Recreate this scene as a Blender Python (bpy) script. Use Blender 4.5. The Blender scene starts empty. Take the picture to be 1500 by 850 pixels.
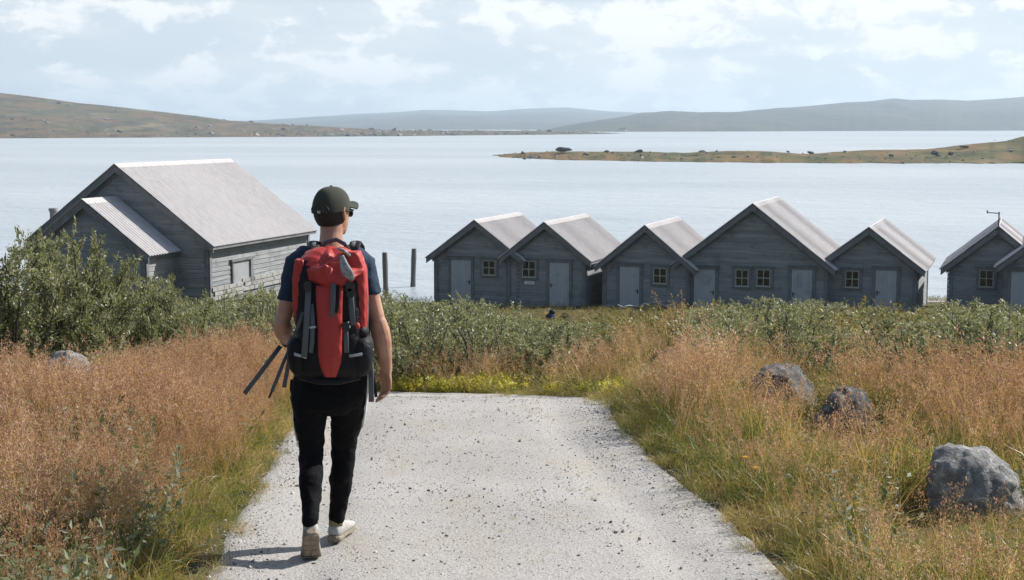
import bpy, bmesh, math, random
import numpy as np
from mathutils import Vector, Matrix, noise as mnoise
S = bpy.context.scene
COL = S.collection
R = math.radians
RNG = np.random.default_rng(7)
random.seed(7)

# ------------------------------------------------------------------ camera, sky, sun, exposure
F_PX = 2083.0
PITCH = math.atan(239 / F_PX)
cam_d = bpy.data.cameras.new('camera'); cam = bpy.data.objects.new('camera', cam_d); COL.objects.link(cam)
cam_d.sensor_width = 36.0; cam_d.lens = F_PX / 1500 * 36.0
cam_d.clip_start = 0.1; cam_d.clip_end = 30000
cam.location = (0, 0, 0); cam.rotation_euler = (math.pi / 2 - PITCH, 0, 0)
S.camera = cam

SUN_AZ = math.radians(64.7)       # to the right of straight ahead
SUN_EL = math.radians(39)
w = bpy.data.worlds.new('World'); S.world = w; w.use_nodes = True
nt = w.node_tree; nt.nodes.clear()
def N(t, typ, loc=None, **kw):
    n = t.nodes.new(typ)
    for k, v in kw.items(): setattr(n, k, v)
    return n
def L(t, a, b): t.links.new(a, b)
out = N(nt, 'ShaderNodeOutputWorld'); bg = N(nt, 'ShaderNodeBackground')
sky = N(nt, 'ShaderNodeTexSky', sky_type='NISHITA')
sky.sun_disc = False; sky.sun_elevation = SUN_EL; sky.sun_rotation = SUN_AZ
sky.air_density = 1.0; sky.dust_density = 1.6; sky.ozone_density = 1.2; sky.altitude = 900
tc = N(nt, 'ShaderNodeTexCoord')
# direction -> (azimuth, elevation) for cloud banks that flatten towards the horizon
sep = N(nt, 'ShaderNodeSeparateXYZ'); L(nt, tc.outputs['Generated'], sep.inputs[0])
az = N(nt, 'ShaderNodeMath', operation='ARCTAN2'); L(nt, sep.outputs[0], az.inputs[0]); L(nt, sep.outputs[1], az.inputs[1])
el = N(nt, 'ShaderNodeMath', operation='ARCSINE'); L(nt, sep.outputs[2], el.inputs[0])
els = N(nt, 'ShaderNodeMath', operation='POWER'); ab = N(nt, 'ShaderNodeMath', operation='ABSOLUTE'); L(nt, el.outputs[0], ab.inputs[0])
L(nt, ab.outputs[0], els.inputs[0]); els.inputs[1].default_value = 0.8
def cloud(sx, sy, scale, detail, rough, seed, dist=0.0):
    ma = N(nt, 'ShaderNodeMath', operation='MULTIPLY'); L(nt, az.outputs[0], ma.inputs[0]); ma.inputs[1].default_value = sx
    me = N(nt, 'ShaderNodeMath', operation='MULTIPLY'); L(nt, els.outputs[0], me.inputs[0]); me.inputs[1].default_value = sy
    cb = N(nt, 'ShaderNodeCombineXYZ'); L(nt, ma.outputs[0], cb.inputs[0]); L(nt, me.outputs[0], cb.inputs[1]); cb.inputs[2].default_value = seed
    nz = N(nt, 'ShaderNodeTexNoise', noise_dimensions='3D'); L(nt, cb.outputs[0], nz.inputs['Vector'])
    nz.inputs['Scale'].default_value = scale; nz.inputs['Detail'].default_value = detail; nz.inputs['Roughness'].default_value = rough
    nz.inputs['Distortion'].default_value = dist
    return nz.outputs['Fac']
def ramp(t, src, stops, interp='EASE'):
    r = N(t, 'ShaderNodeValToRGB'); r.color_ramp.interpolation = interp
    els_ = r.color_ramp.elements
    while len(els_) < len(stops): els_.new(0.5)
    for e, (p, c) in zip(els_, stops):
        e.position = p; e.color = (c, c, c, 1) if not isinstance(c, (tuple, list)) else (*c, 1)
    if src is not None: L(t, src, r.inputs[0])
    return r.outputs[0]
big = cloud(1.0, 2.6, 7.0, 8.0, 0.58, 3.7, 0.25)
puf = cloud(1.0, 1.15, 30.0, 9.0, 0.60, 14.3, 0.35)
mx0 = N(nt, 'ShaderNodeMath', operation='MULTIPLY_ADD'); L(nt, puf, mx0.inputs[0]); mx0.inputs[1].default_value = 0.62
mxb = N(nt, 'ShaderNodeMath', operation='MULTIPLY'); L(nt, big, mxb.inputs[0]); mxb.inputs[1].default_value = 0.50
L(nt, mxb.outputs[0], mx0.inputs[2])
veil = ramp(nt, big, [(0.36, 0.0), (0.60, 1.0)])
puff = ramp(nt, mx0.outputs[0], [(0.535, 0.0), (0.62, 1.0)])
haze_c = N(nt, 'ShaderNodeMixRGB'); haze_c.inputs[0].default_value = 0.85
L(nt, sky.outputs[0], haze_c.inputs[1]); haze_c.inputs[2].default_value = (4.5, 5.0, 5.45, 1)
m1 = N(nt, 'ShaderNodeMixRGB'); vm = N(nt, 'ShaderNodeMath', operation='MULTIPLY'); L(nt, veil, vm.inputs[0]); vm.inputs[1].default_value = 0.75
L(nt, vm.outputs[0], m1.inputs[0]); L(nt, haze_c.outputs[0], m1.inputs[1]); m1.inputs[2].default_value = (5.9, 6.1, 6.25, 1)
m2 = N(nt, 'ShaderNodeMixRGB'); pm = N(nt, 'ShaderNodeMath', operation='MULTIPLY'); L(nt, puff, pm.inputs[0]); pm.inputs[1].default_value = 0.85
L(nt, pm.outputs[0], m2.inputs[0]); L(nt, m1.outputs[0], m2.inputs[1]); m2.inputs[2].default_value = (7.3, 7.25, 7.15, 1)
up = N(nt, 'ShaderNodeMapRange', interpolation_type='SMOOTHSTEP'); L(nt, el.outputs[0], up.inputs[0]); up.inputs[1].default_value = 0.55; up.inputs[2].default_value = 1.1
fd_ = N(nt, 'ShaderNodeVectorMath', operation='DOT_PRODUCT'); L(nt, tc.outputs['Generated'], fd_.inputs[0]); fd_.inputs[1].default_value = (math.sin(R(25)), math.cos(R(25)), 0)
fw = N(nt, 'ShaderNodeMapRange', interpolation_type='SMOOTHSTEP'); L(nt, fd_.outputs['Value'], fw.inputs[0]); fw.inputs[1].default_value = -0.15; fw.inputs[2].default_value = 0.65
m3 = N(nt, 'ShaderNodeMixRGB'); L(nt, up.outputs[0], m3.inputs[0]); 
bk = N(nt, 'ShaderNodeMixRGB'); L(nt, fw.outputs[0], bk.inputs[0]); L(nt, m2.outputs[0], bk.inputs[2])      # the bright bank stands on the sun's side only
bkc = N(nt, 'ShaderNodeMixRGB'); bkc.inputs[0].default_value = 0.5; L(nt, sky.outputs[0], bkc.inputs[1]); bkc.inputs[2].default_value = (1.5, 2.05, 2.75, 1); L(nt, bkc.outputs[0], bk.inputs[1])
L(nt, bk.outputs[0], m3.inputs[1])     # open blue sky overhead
hi = N(nt, 'ShaderNodeMixRGB'); hi.inputs[0].default_value = 0.15; L(nt, sky.outputs[0], hi.inputs[1]); hi.inputs[2].default_value = (3.0, 3.2, 3.4, 1); L(nt, hi.outputs[0], m3.inputs[2])
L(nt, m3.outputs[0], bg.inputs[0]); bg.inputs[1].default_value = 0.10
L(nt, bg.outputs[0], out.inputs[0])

sun_d = bpy.data.lights.new('sun', 'SUN'); sun = bpy.data.objects.new('sun', sun_d); COL.objects.link(sun)
sun_d.energy = 5.0; sun_d.angle = R(0.5); sun_d.color = (1.0, 0.965, 0.92)
sv = Vector((math.sin(SUN_AZ) * math.cos(SUN_EL), math.cos(SUN_AZ) * math.cos(SUN_EL), math.sin(SUN_EL)))
sun.rotation_euler = sv.to_track_quat('Z', 'Y').to_euler(); sun.location = sv * 60

S.view_settings.view_transform = 'Standard'; S.view_settings.look = 'None'
S.view_settings.exposure = 0.66; S.view_settings.gamma = 1.0; S.view_settings.use_curve_mapping = False
HAZE = 0.00019
S.cycles.use_denoising = True; S.cycles.denoiser = 'OPENIMAGEDENOISE'; S.cycles.denoising_input_passes = 'RGB_ALBEDO_NORMAL'; S.cycles.denoising_prefilter = 'ACCURATE'
S.cycles.sample_clamp_direct = 1.8; S.cycles.sample_clamp_indirect = 3.0; S.cycles.max_bounces = 6; S.cycles.transparent_max_bounces = 8; S.cycles.volume_bounces = 0
S.cycles.caustics_reflective = False; S.cycles.caustics_refractive = False

# ------------------------------------------------------------------ helpers
_c, _s = math.cos(PITCH), math.sin(PITCH)
def at_y(px, py, Y):
    a = (px - 750) / F_PX; b = (425 - py) / F_PX
    r = Vector((a, _c + b * _s, -_s + b * _c)); return r * (Y / r.y)

class MB:
    """collects shapes; build() links them as one mesh object"""
    def __init__(s): s.v = []; s.f = []; s.m = []; s.mi = 0
    def add(s, vs, fs):
        o = len(s.v); s.v.extend([tuple(p) for p in vs]); s.f.extend([tuple(i + o for i in f) for f in fs]); s.m.extend([s.mi] * len(fs))
    def box(s, c, d, M=None):
        x, y, z = d[0] / 2, d[1] / 2, d[2] / 2
        vs = [Vector((i, j, k)) for i in (-x, x) for j in (-y, y) for k in (-z, z)]
        c = Vector(c)
        vs = [c + (M @ p if M else p) for p in vs]
        s.add(vs, [(0, 1, 3, 2), (4, 6, 7, 5), (0, 4, 5, 1), (2, 3, 7, 6), (0, 2, 6, 4), (1, 5, 7, 3)])
    def hull8(s, a, b):      # two quads (lists of 4 points, same winding), joined into a solid
        s.add(list(a) + list(b), [(3, 2, 1, 0), (4, 5, 6, 7), (0, 1, 5, 4), (1, 2, 6, 5), (2, 3, 7, 6), (3, 0, 4, 7)])
    def prism(s, poly, off):
        n = len(poly); off = Vector(off); a = [Vector(p) for p in poly]; b = [p + off for p in a]
        s.add(a + b, [tuple(range(n))[::-1], tuple(range(n, 2 * n))] + [(i, (i + 1) % n, n + (i + 1) % n, n + i) for i in range(n)])
    def tube(s, pts, rad, n=8, flat=None, caps=True, round_ends=False):
        """pts polyline, rad radius per point; flat=(direction, ratio) makes an elliptical section thin along direction"""
        pts = [Vector(p) for p in pts]; rad = list(rad) if hasattr(rad, '__len__') else [rad] * len(pts)
        if round_ends:
            d0 = (pts[0] - pts[1]).normalized(); d1 = (pts[-1] - pts[-2]).normalized()
            pre = [(pts[0] + d0 * rad[0] * q, rad[0] * math.sqrt(max(0, 1 - q * q))) for q in (0.97, 0.8, 0.45)]
            post = [(pts[-1] + d1 * rad[-1] * q, rad[-1] * math.sqrt(max(0, 1 - q * q))) for q in (0.45, 0.8, 0.97)]
            pts = [p for p, _ in pre] + pts + [p for p, _ in post]
            rad = [r for _, r in pre] + rad + [r for _, r in post]
        rings = []; u = None
        for i, p in enumerate(pts):
            t = (pts[min(i + 1, len(pts) - 1)] - pts[max(i - 1, 0)]).normalized()
            if flat is not None: u = Vector(flat[0]); u = (u - t * u.dot(t)).normalized()
            elif u is None:
                u = t.orthogonal().normalized()
            else: u = (u - t * u.dot(t)).normalized()
            v = t.cross(u); k = flat[1] if flat is not None else 1.0
            rings.append([p + u * (math.cos(2 * math.pi * j / n) * rad[i] * k) + v * (math.sin(2 * math.pi * j / n) * rad[i]) for j in range(n)])
        s.loft(rings, caps)
    def loft(s, rings, caps=True):
        n = len(rings[0]); vs = [p for r in rings for p in r]; fs = []
        for i in range(len(rings) - 1):
            for j in range(n):
                fs.append((i * n + j, i * n + (j + 1) % n, (i + 1) * n + (j + 1) % n, (i + 1) * n + j))
        if caps: fs.append(tuple(range(n))[::-1]); fs.append(tuple((len(rings) - 1) * n + j for j in range(n)))
        s.add(vs, fs)
    def ell(s, c, r, M=None, n=16, m=10):
        c = Vector(c); rings = []
        for i in range(m):
            th = math.pi * (i + 0.25) / (m - 0.5) if 0 < i < m - 1 else (0.05 if i == 0 else math.pi - 0.05)
            ring = []
            for j in range(n):
                ph = 2 * math.pi * j / n
                p = Vector((math.sin(th) * math.cos(ph) * r[0], math.sin(th) * math.sin(ph) * r[1], -math.cos(th) * r[2]))
                ring.append(c + (M @ p if M else p))
            rings.append(ring)
        s.loft(rings)
    def rings_z(s, rows, n=24, p=2.0):
        """rows of (cx, cy, z, rx, ry): superellipse cross sections stacked in z"""
        rr = []
        for cx, cy, z, rx, ry in rows:
            ring = []
            for j in range(n):
                t = 2 * math.pi * j / n; c, q = math.cos(t), math.sin(t)
                ring.append(Vector((cx + rx * math.copysign(abs(c) ** (2 / p), c), cy + ry * math.copysign(abs(q) ** (2 / p), q), z)))
            rr.append(ring)
        s.loft(rr)
    def mesh(s, name):
        me = bpy.data.meshes.new(name); me.from_pydata(s.v, [], s.f); me.update()
        if any(s.m): me.polygons.foreach_set('material_index', s.m)
        return me
    def build(s, name, mats, parent=None, smooth=False, M=None):
        me = s.mesh(name)
        for m in (mats if isinstance(mats, (list, tuple)) else [mats]): me.materials.append(m)
        return link(name, me, parent, smooth)
def link(name, me, parent=None, smooth=False):
    if smooth: me.polygons.foreach_set('use_smooth', [True] * len(me.polygons))
    o = bpy.data.objects.new(name, me); COL.objects.link(o)
    if parent: o.parent = parent
    return o
def tag(o, label=None, cat=None, group=None, kind=None):
    for k, v in (('label', label), ('category', cat), ('group', group), ('kind', kind)):
        if v: o[k] = v
    return o
def empty(name, loc, rz=0.0, sc=None):
    o = bpy.data.objects.new(name, None); COL.objects.link(o); o.location = loc; o.rotation_euler = (0, 0, rz); o.empty_display_size = 0.3
    if sc: o.scale = sc if hasattr(sc, '__len__') else (sc, sc, sc)
    return o
def copy_tree(o, parent=None):
    c = o.copy(); COL.objects.link(c)
    if parent: c.parent = parent
    for ch in [x for x in o.children]: copy_tree(ch, c)
    return c
def remesh(mb, voxel, smooth_it=3, fac=0.5):
    """one continuous skin over overlapping closed shapes"""
    me = mb.mesh('tmp'); o = bpy.data.objects.new('tmp', me); COL.objects.link(o)
    m = o.modifiers.new('r', 'REMESH'); m.mode = 'VOXEL'; m.voxel_size = voxel; m.adaptivity = 0
    q = o.modifiers.new('s', 'SMOOTH'); q.factor = fac; q.iterations = smooth_it
    dg = bpy.context.evaluated_depsgraph_get(); dg.update()
    res = bpy.data.meshes.new_from_object(o.evaluated_get(dg))
    bpy.data.objects.remove(o); bpy.data.meshes.remove(me)
    return res

# ------------------------------------------------------------------ materials
def mat(name):
    m = bpy.data.materials.new(name); m.use_nodes = True; t = m.node_tree
    return m, t, t.nodes['Principled BSDF'], t.nodes['Material Output']
def noise(t, scale, detail=4, rough=0.55, coord='Object', stretch=None, dist=0):
    c = N(t, 'ShaderNodeTexCoord') if coord != 'World' else N(t, 'ShaderNodeNewGeometry')
    src = c.outputs['Position'] if coord == 'World' else c.outputs[coord]
    if stretch:
        mp = N(t, 'ShaderNodeMapping'); mp.inputs['Scale'].default_value = stretch; L(t, src, mp.inputs[0]); src = mp.outputs[0]
    n = N(t, 'ShaderNodeTexNoise'); n.inputs['Scale'].default_value = scale; n.inputs['Detail'].default_value = detail
    n.inputs['Roughness'].default_value = rough; n.inputs['Distortion'].default_value = dist
    L(t, src, n.inputs['Vector']); return n.outputs['Fac']
def mixc(t, fac, a, b, mode='MIX'):
    m = N(t, 'ShaderNodeMixRGB', blend_type=mode)
    for i, x in ((0, fac), (1, a), (2, b)):
        if hasattr(x, 'is_linked') or hasattr(x, 'links'): L(t, x, m.inputs[i])
        elif i == 0: m.inputs[0].default_value = x
        else: m.inputs[i].default_value = (*x, 1)
    return m.outputs[0]
def bump(t, p, h, strength, dist):
    b = N(t, 'ShaderNodeBump'); b.inputs['Strength'].default_value = strength; b.inputs['Distance'].default_value = dist
    L(t, h, b.inputs['Height']); L(t, b.outputs[0], p.inputs['Normal']); return b
def simple(name, c1, c2=None, scale=20, rough=0.7, bstr=0.0, bdist=0.002, bscale=None, spec=0.4, sheen=0.0, metal=0.0):
    m, t, p, o = mat(name)
    n = noise(t, scale)
    L(t, mixc(t, ramp(t, n, [(0.3, 0), (0.7, 1)]), c1, c2 or tuple(x * 0.75 for x in c1)), p.inputs['Base Color'])
    p.inputs['Roughness'].default_value = rough; p.inputs['Specular IOR Level'].default_value = spec; p.inputs['Metallic'].default_value = metal
    p.inputs['Sheen Weight'].default_value = sheen
    if bstr: bump(t, p, noise(t, bscale or scale * 4, 6), bstr, bdist)
    return m
def wood(name, c1, c2, c3, axis_stretch, rough=0.85):
    """weathered boards: every board its own tone, long streaks along the grain, knots and stains"""
    m, t, p, o = mat(name)
    g = N(t, 'ShaderNodeNewGeometry')
    st = noise(t, 1.0, 6, 0.65, 'Object', axis_stretch)
    blot = noise(t, 2.3, 4, 0.6, 'Object')
    a = mixc(t, ramp(t, st, [(0.32, 0), (0.68, 1)]), c1, c2)
    a = mixc(t, ramp(t, g.outputs['Random Per Island'], [(0, 0.0), (1, 0.55)], 'LINEAR'), a, c3)
    a = mixc(t, ramp(t, blot, [(0.5, 0), (0.75, 0.55)]), a, tuple(x * 0.45 for x in c1))
    L(t, a, p.inputs['Base Color']); p.inputs['Roughness'].default_value = rough; p.inputs['Specular IOR Level'].default_value = 0.25
    bump(t, p, st, 0.5, 0.004)
    return m
def leafy(name, stops, trans=0.35, rough=0.45, spec=0.5, back=None, wscale=0.6, wvar=0.35, wcol=None, inst=0.45, tcol=1.5):
    """leaf or blade: colour differs from leaf to leaf and in broad patches over the ground; light passes through"""
    m, t, p, o = mat(name)
    g = N(t, 'ShaderNodeNewGeometry'); oi = N(t, 'ShaderNodeObjectInfo')
    ad = N(t, 'ShaderNodeMath', operation='MULTIPLY'); L(t, g.outputs['Random Per Island'], ad.inputs[0]); ad.inputs[1].default_value = 1 - inst
    fr = N(t, 'ShaderNodeMath', operation='MULTIPLY_ADD'); L(t, oi.outputs['Random'], fr.inputs[0]); fr.inputs[1].default_value = inst; L(t, ad.outputs[0], fr.inputs[2])
    c = ramp(t, fr.outputs[0], stops, 'LINEAR')
    if wcol:
        c = mixc(t, ramp(t, noise(t, wscale, 3, 0.5, 'World'), [(0.38, 0), (0.66, wvar)]), c, wcol)
    if back: c = mixc(t, g.outputs['Backfacing'], c, back)
    L(t, c, p.inputs['Base Color']); p.inputs['Roughness'].default_value = rough; p.inputs['Specular IOR Level'].default_value = spec
    tr = N(t, 'ShaderNodeBsdfTranslucent')
    br = mixc(t, 1.0, c, (tcol, tcol, tcol * 0.75), 'MULTIPLY'); L(t, br, tr.inputs[0])
    ms = N(t, 'ShaderNodeMixShader'); ms.inputs[0].default_value = trans
    L(t, p.outputs[0], ms.inputs[1]); L(t, tr.outputs[0], ms.inputs[2]); L(t, ms.outputs[0], o.inputs[0])
    return m

M = {}
M['wall_wood'] = wood('weathered_boards', (0.19, 0.20, 0.206), (0.345, 0.352, 0.352), (0.14, 0.149, 0.156), (1.2, 1.2, 34))
M['trim_wood'] = wood('weathered_trim', (0.155, 0.158, 0.16), (0.235, 0.238, 0.238), (0.125, 0.128, 0.13), (5, 5, 5))
M['door_paint'] = wood('pale_grey_door', (0.40, 0.42, 0.43), (0.46, 0.48, 0.49), (0.36, 0.385, 0.40), (30, 30, 1.5), 0.7)
M['shutter'] = wood('grey_shutter_paint', (0.27, 0.28, 0.285), (0.32, 0.33, 0.335), (0.24, 0.25, 0.26), (3, 30, 1.5), 0.7)
M['sash'] = simple('pale_sash_paint', (0.42, 0.42, 0.36), (0.34, 0.34, 0.29), 30, 0.6)
M['stone_base'] = simple('foundation_stone', (0.36, 0.35, 0.33), (0.22, 0.22, 0.21), 9, 0.9, 0.6, 0.01)
m, t, p, o = mat('window_glass'); M['glass'] = m
p.inputs['Base Color'].default_value = (0.012, 0.016, 0.012, 1); p.inputs['Roughness'].default_value = 0.04; p.inputs['Specular IOR Level'].default_value = 0.6
bump(t, p, noise(t, 3, 2), 0.08, 0.02)
m, t, p, o = mat('corrugated_metal'); M['roof'] = m
n1 = noise(t, 3.0, 5, 0.6, 'Object', (1, 3, 1)); n2 = noise(t, 26.0, 4, 0.7, 'Object', (1, 2.2, 1))
c = mixc(t, ramp(t, n1, [(0.3, 0), (0.75, 1)]), (0.50, 0.475, 0.465), (0.41, 0.385, 0.375))
c = mixc(t, ramp(t, n2, [(0.58, 0), (0.72, 0.6)]), c, (0.27, 0.235, 0.215))
L(t, c, p.inputs['Base Color']); p.inputs['Roughness'].default_value = 0.8; p.inputs['Specular IOR Level'].default_value = 0.15
M['rust'] = simple('dark_iron', (0.05, 0.045, 0.04), (0.09, 0.06, 0.045), 30, 0.7)
M['dark_post'] = wood('dark_post_wood', (0.10, 0.095, 0.09), (0.16, 0.15, 0.14), (0.08, 0.08, 0.08), (20, 20, 2))
M['driftwood'] = wood('bleached_wood', (0.42, 0.40, 0.37), (0.52, 0.50, 0.46), (0.3, 0.29, 0.27), (8, 8, 8))
M['white'] = simple('white_paint', (0.74, 0.74, 0.72), (0.66, 0.66, 0.64), 20, 0.6)

# rock with lichen
def rock_mat(name, a, b, lichen, s=6):
    m, t, p, o = mat(name)
    n1 = noise(t, s, 8, 0.65); n2 = noise(t, s * 2.6, 6, 0.7); n3 = noise(t, s * 9, 5, 0.7)
    c = mixc(t, ramp(t, n1, [(0.35, 0), (0.65, 1)]), a, b)
    c = mixc(t, ramp(t, n2, [(0.52, 0), (0.62, 0.8)]), c, lichen)
    c = mixc(t, ramp(t, n3, [(0.56, 0), (0.68, 0.8)]), c, tuple(x * 0.4 for x in a))
    L(t, c, p.inputs['Base Color']); p.inputs['Roughness'].default_value = 0.9; p.inputs['Specular IOR Level'].default_value = 0.25
    bump(t, p, n2, 0.9, 0.05); return m
M['rock'] = rock_mat('lichen_rock', (0.17, 0.165, 0.16), (0.30, 0.29, 0.275), (0.46, 0.445, 0.42))
M['dark_rock'] = rock_mat('dark_rock', (0.055, 0.058, 0.062), (0.11, 0.11, 0.11), (0.16, 0.155, 0.14), 0.6)

M['rock_dim'] = rock_mat('dark_lichen_rock', (0.09, 0.088, 0.085), (0.17, 0.162, 0.155), (0.30, 0.28, 0.26))
# ground, path, water, hills
m, t, p, o = mat('heath_soil'); M['ground'] = m
n1 = noise(t, 0.5, 6, 0.6, 'World'); n2 = noise(t, 9, 6, 0.7, 'World')
c = mixc(t, ramp(t, n1, [(0.35, 0), (0.65, 1)]), (0.10, 0.075, 0.035), (0.085, 0.085, 0.03))
c = mixc(t, ramp(t, n2, [(0.4, 0), (0.7, 0.7)]), c, (0.05, 0.042, 0.022))
L(t, c, p.inputs['Base Color']); p.inputs['Roughness'].default_value = 0.95; p.inputs['Specular IOR Level'].default_value = 0.1
bump(t, p, n2, 0.8, 0.04)

m, t, p, o = mat('pale_gravel'); M['path'] = m
n1 = noise(t, 1.1, 4, 0.55, 'World'); n2 = noise(t, 55, 5, 0.75, 'World'); n3 = noise(t, 160, 3, 0.7, 'World'); n4 = noise(t, 2.3, 5, 0.6, 'World', (1.2, 0.4, 1))
c = mixc(t, ramp(t, n1, [(0.3, 0), (0.7, 1)]), (0.355, 0.335, 0.312), (0.29, 0.272, 0.252))
c = mixc(t, ramp(t, n4, [(0.48, 0), (0.66, 0.6)]), c, (0.32, 0.285, 0.23))
c = mixc(t, ramp(t, n2, [(0.50, 0), (0.62, 0.85)]), c, (0.17, 0.163, 0.157))
c = mixc(t, ramp(t, n3, [(0.52, 0), (0.66, 0.6)]), c, (0.56, 0.55, 0.53))
L(t, c, p.inputs['Base Color']); p.inputs['Roughness'].default_value = 0.95; p.inputs['Specular IOR Level'].default_value = 0.2
vo = N(t, 'ShaderNodeTexVoronoi'); vo.inputs['Scale'].default_value = 70; gg = N(t, 'ShaderNodeNewGeometry'); L(t, gg.outputs['Position'], vo.inputs['Vector'])
mv = N(t, 'ShaderNodeMath', operation='ADD'); L(t, vo.outputs['Distance'], mv.inputs[0]); L(t, n2, mv.inputs[1])
bump(t, p, mv.outputs[0], 0.5, 0.006)

m, t, p, o = mat('lake_water'); M['water'] = m
w1 = noise(t, 1.0, 5, 0.62, 'World', (0.9, 1.5, 1)); w2 = noise(t, 0.16, 3, 0.5, 'World', (1, 1.6, 1)); w3 = noise(t, 0.012, 4, 0.6, 'World', (0.35, 1, 1))
L(t, mixc(t, ramp(t, w3, [(0.40, 0), (0.62, 1)]), (0.29, 0.33, 0.36), (0.36, 0.40, 0.425)), p.inputs['Base Color'])  # pale base colour stands in for bright sky reflection, wind lanes painted in
p.inputs['Roughness'].default_value = 0.30; p.inputs['IOR'].default_value = 1.333
ad = N(t, 'ShaderNodeMath', operation='MULTIPLY_ADD'); L(t, w2, ad.inputs[0]); ad.inputs[1].default_value = 2.0; L(t, w1, ad.inputs[2])
bump(t, p, ad.outputs[0], 0.6, 0.35)

def tundra(name, sc, cols, dark):
    m, t, p, o = mat(name)
    a = noise(t, sc, 7, 0.62, 'World', (0.7, 0.35, 2.5)); b = noise(t, sc * 3.3, 7, 0.72, 'World', (1, 0.35, 2.5)); d = noise(t, sc * 11, 5, 0.7, 'World')
    c = ramp(t, a, [(0.30, cols[0]), (0.45, cols[1]), (0.55, cols[2]), (0.68, cols[3])], 'LINEAR')
    c = mixc(t, ramp(t, b, [(0.46, 0), (0.60, 0.85)]), c, dark)
    c = mixc(t, ramp(t, d, [(0.55, 0), (0.7, 0.55)]), c, tuple(x * 0.5 for x in dark))
    L(t, c, p.inputs['Base Color']); p.inputs['Roughness'].default_value = 0.95; p.inputs['Specular IOR Level'].default_value = 0.1
    bump(t, p, b, 0.6, 1.2 / (sc * 40)); return m
M['hill'] = tundra('tundra_hill', 0.022, [(0.07, 0.068, 0.042), (0.15, 0.10, 0.062), (0.085, 0.085, 0.05), (0.20, 0.15, 0.10)], (0.05, 0.055, 0.042))
M['island'] = tundra('tundra_island', 0.05, [(0.10, 0.09, 0.045), (0.18, 0.115, 0.055), (0.10, 0.095, 0.045), (0.22, 0.16, 0.09)], (0.06, 0.065, 0.035))
M['far_hill'] = tundra('far_fell', 0.003, [(0.06, 0.062, 0.055), (0.08, 0.075, 0.06), (0.065, 0.068, 0.058), (0.10, 0.092, 0.08)], (0.04, 0.046, 0.045))

# vegetation
M['willow'] = leafy('willow_leaf', [(0.0, (0.10, 0.115, 0.05)), (0.4, (0.185, 0.19, 0.082)), (0.75, (0.27, 0.265, 0.125)), (1.0, (0.36, 0.33, 0.165))], 0.34, 0.45, 0.45, back=(0.235, 0.24, 0.145), wscale=0.5, wvar=0.6, wcol=(0.13, 0.135, 0.045))
M['bark'] = simple('willow_bark', (0.075, 0.06, 0.05), (0.035, 0.028, 0.025), 30, 0.85, 0.4, 0.004)
M['panicle'] = leafy('grass_panicle', [(0.0, (0.18, 0.095, 0.065)), (0.35, (0.33, 0.175, 0.12)), (0.7, (0.48, 0.31, 0.215)), (1.0, (0.70, 0.57, 0.43))], 0.4, 0.6, 0.3, wscale=0.9, wvar=0.7, wcol=(0.30, 0.165, 0.10))
M['straw'] = leafy('grass_stem', [(0.0, (0.24, 0.17, 0.055)), (0.5, (0.42, 0.28, 0.10)), (1.0, (0.60, 0.46, 0.22))], 0.4, 0.5, 0.3, wscale=0.8, wvar=0.6, wcol=(0.32, 0.17, 0.07))
M['blade'] = leafy('grass_blade', [(0.0, (0.07, 0.09, 0.024)), (0.5, (0.15, 0.16, 0.04)), (0.8, (0.30, 0.22, 0.08)), (1.0, (0.42, 0.29, 0.13))], 0.45, 0.4, 0.45, wscale=1.1, wvar=0.7, wcol=(0.10, 0.15, 0.03))
M['verge'] = leafy('verge_blade', [(0.0, (0.13, 0.115, 0.04)), (0.3, (0.28, 0.21, 0.075)), (0.65, (0.40, 0.29, 0.12)), (1.0, (0.55, 0.43, 0.23))], 0.45, 0.45, 0.4, wscale=1.6, wvar=0.5, wcol=(0.17, 0.165, 0.045))
M['herb'] = leafy('herb_leaf', [(0.0, (0.055, 0.09, 0.028)), (0.4, (0.10, 0.13, 0.05)), (0.7, (0.17, 0.18, 0.09)), (0.92, (0.22, 0.20, 0.07)), (1.0, (0.26, 0.09, 0.06))], 0.3, 0.55, 0.25, back=(0.22, 0.24, 0.17))
M['yellow_herb'] = leafy('yellowing_leaf', [(0.0, (0.18, 0.20, 0.04)), (0.4, (0.38, 0.36, 0.05)), (0.75, (0.55, 0.47, 0.06)), (1.0, (0.36, 0.19, 0.06))], 0.4, 0.45, 0.4)
M['heath'] = leafy('heath_leaf', [(0.0, (0.06, 0.075, 0.025)), (0.4, (0.12, 0.125, 0.04)), (0.7, (0.22, 0.17, 0.06)), (1.0, (0.24, 0.11, 0.06))], 0.3, 0.5, 0.4, wscale=0.4, wvar=0.6, wcol=(0.20, 0.16, 0.05))
M['petal'] = leafy('yellow_petal', [(0, (0.75, 0.42, 0.02)), (1, (0.8, 0.5, 0.03))], 0.3)
M['fluff'] = simple('seed_fluff', (0.55, 0.52, 0.48), (0.45, 0.43, 0.40), 60, 0.9)
m, t, p, o = mat('gravel_stone'); M['stone'] = m
oi = N(t, 'ShaderNodeObjectInfo')
L(t, ramp(t, oi.outputs['Random'], [(0, (0.07, 0.066, 0.062)), (0.3, (0.15, 0.14, 0.135)), (0.6, (0.32, 0.305, 0.29)), (1, (0.5, 0.48, 0.46))], 'LINEAR'), p.inputs['Base Color']); p.inputs['Roughness'].default_value = 0.9

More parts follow.
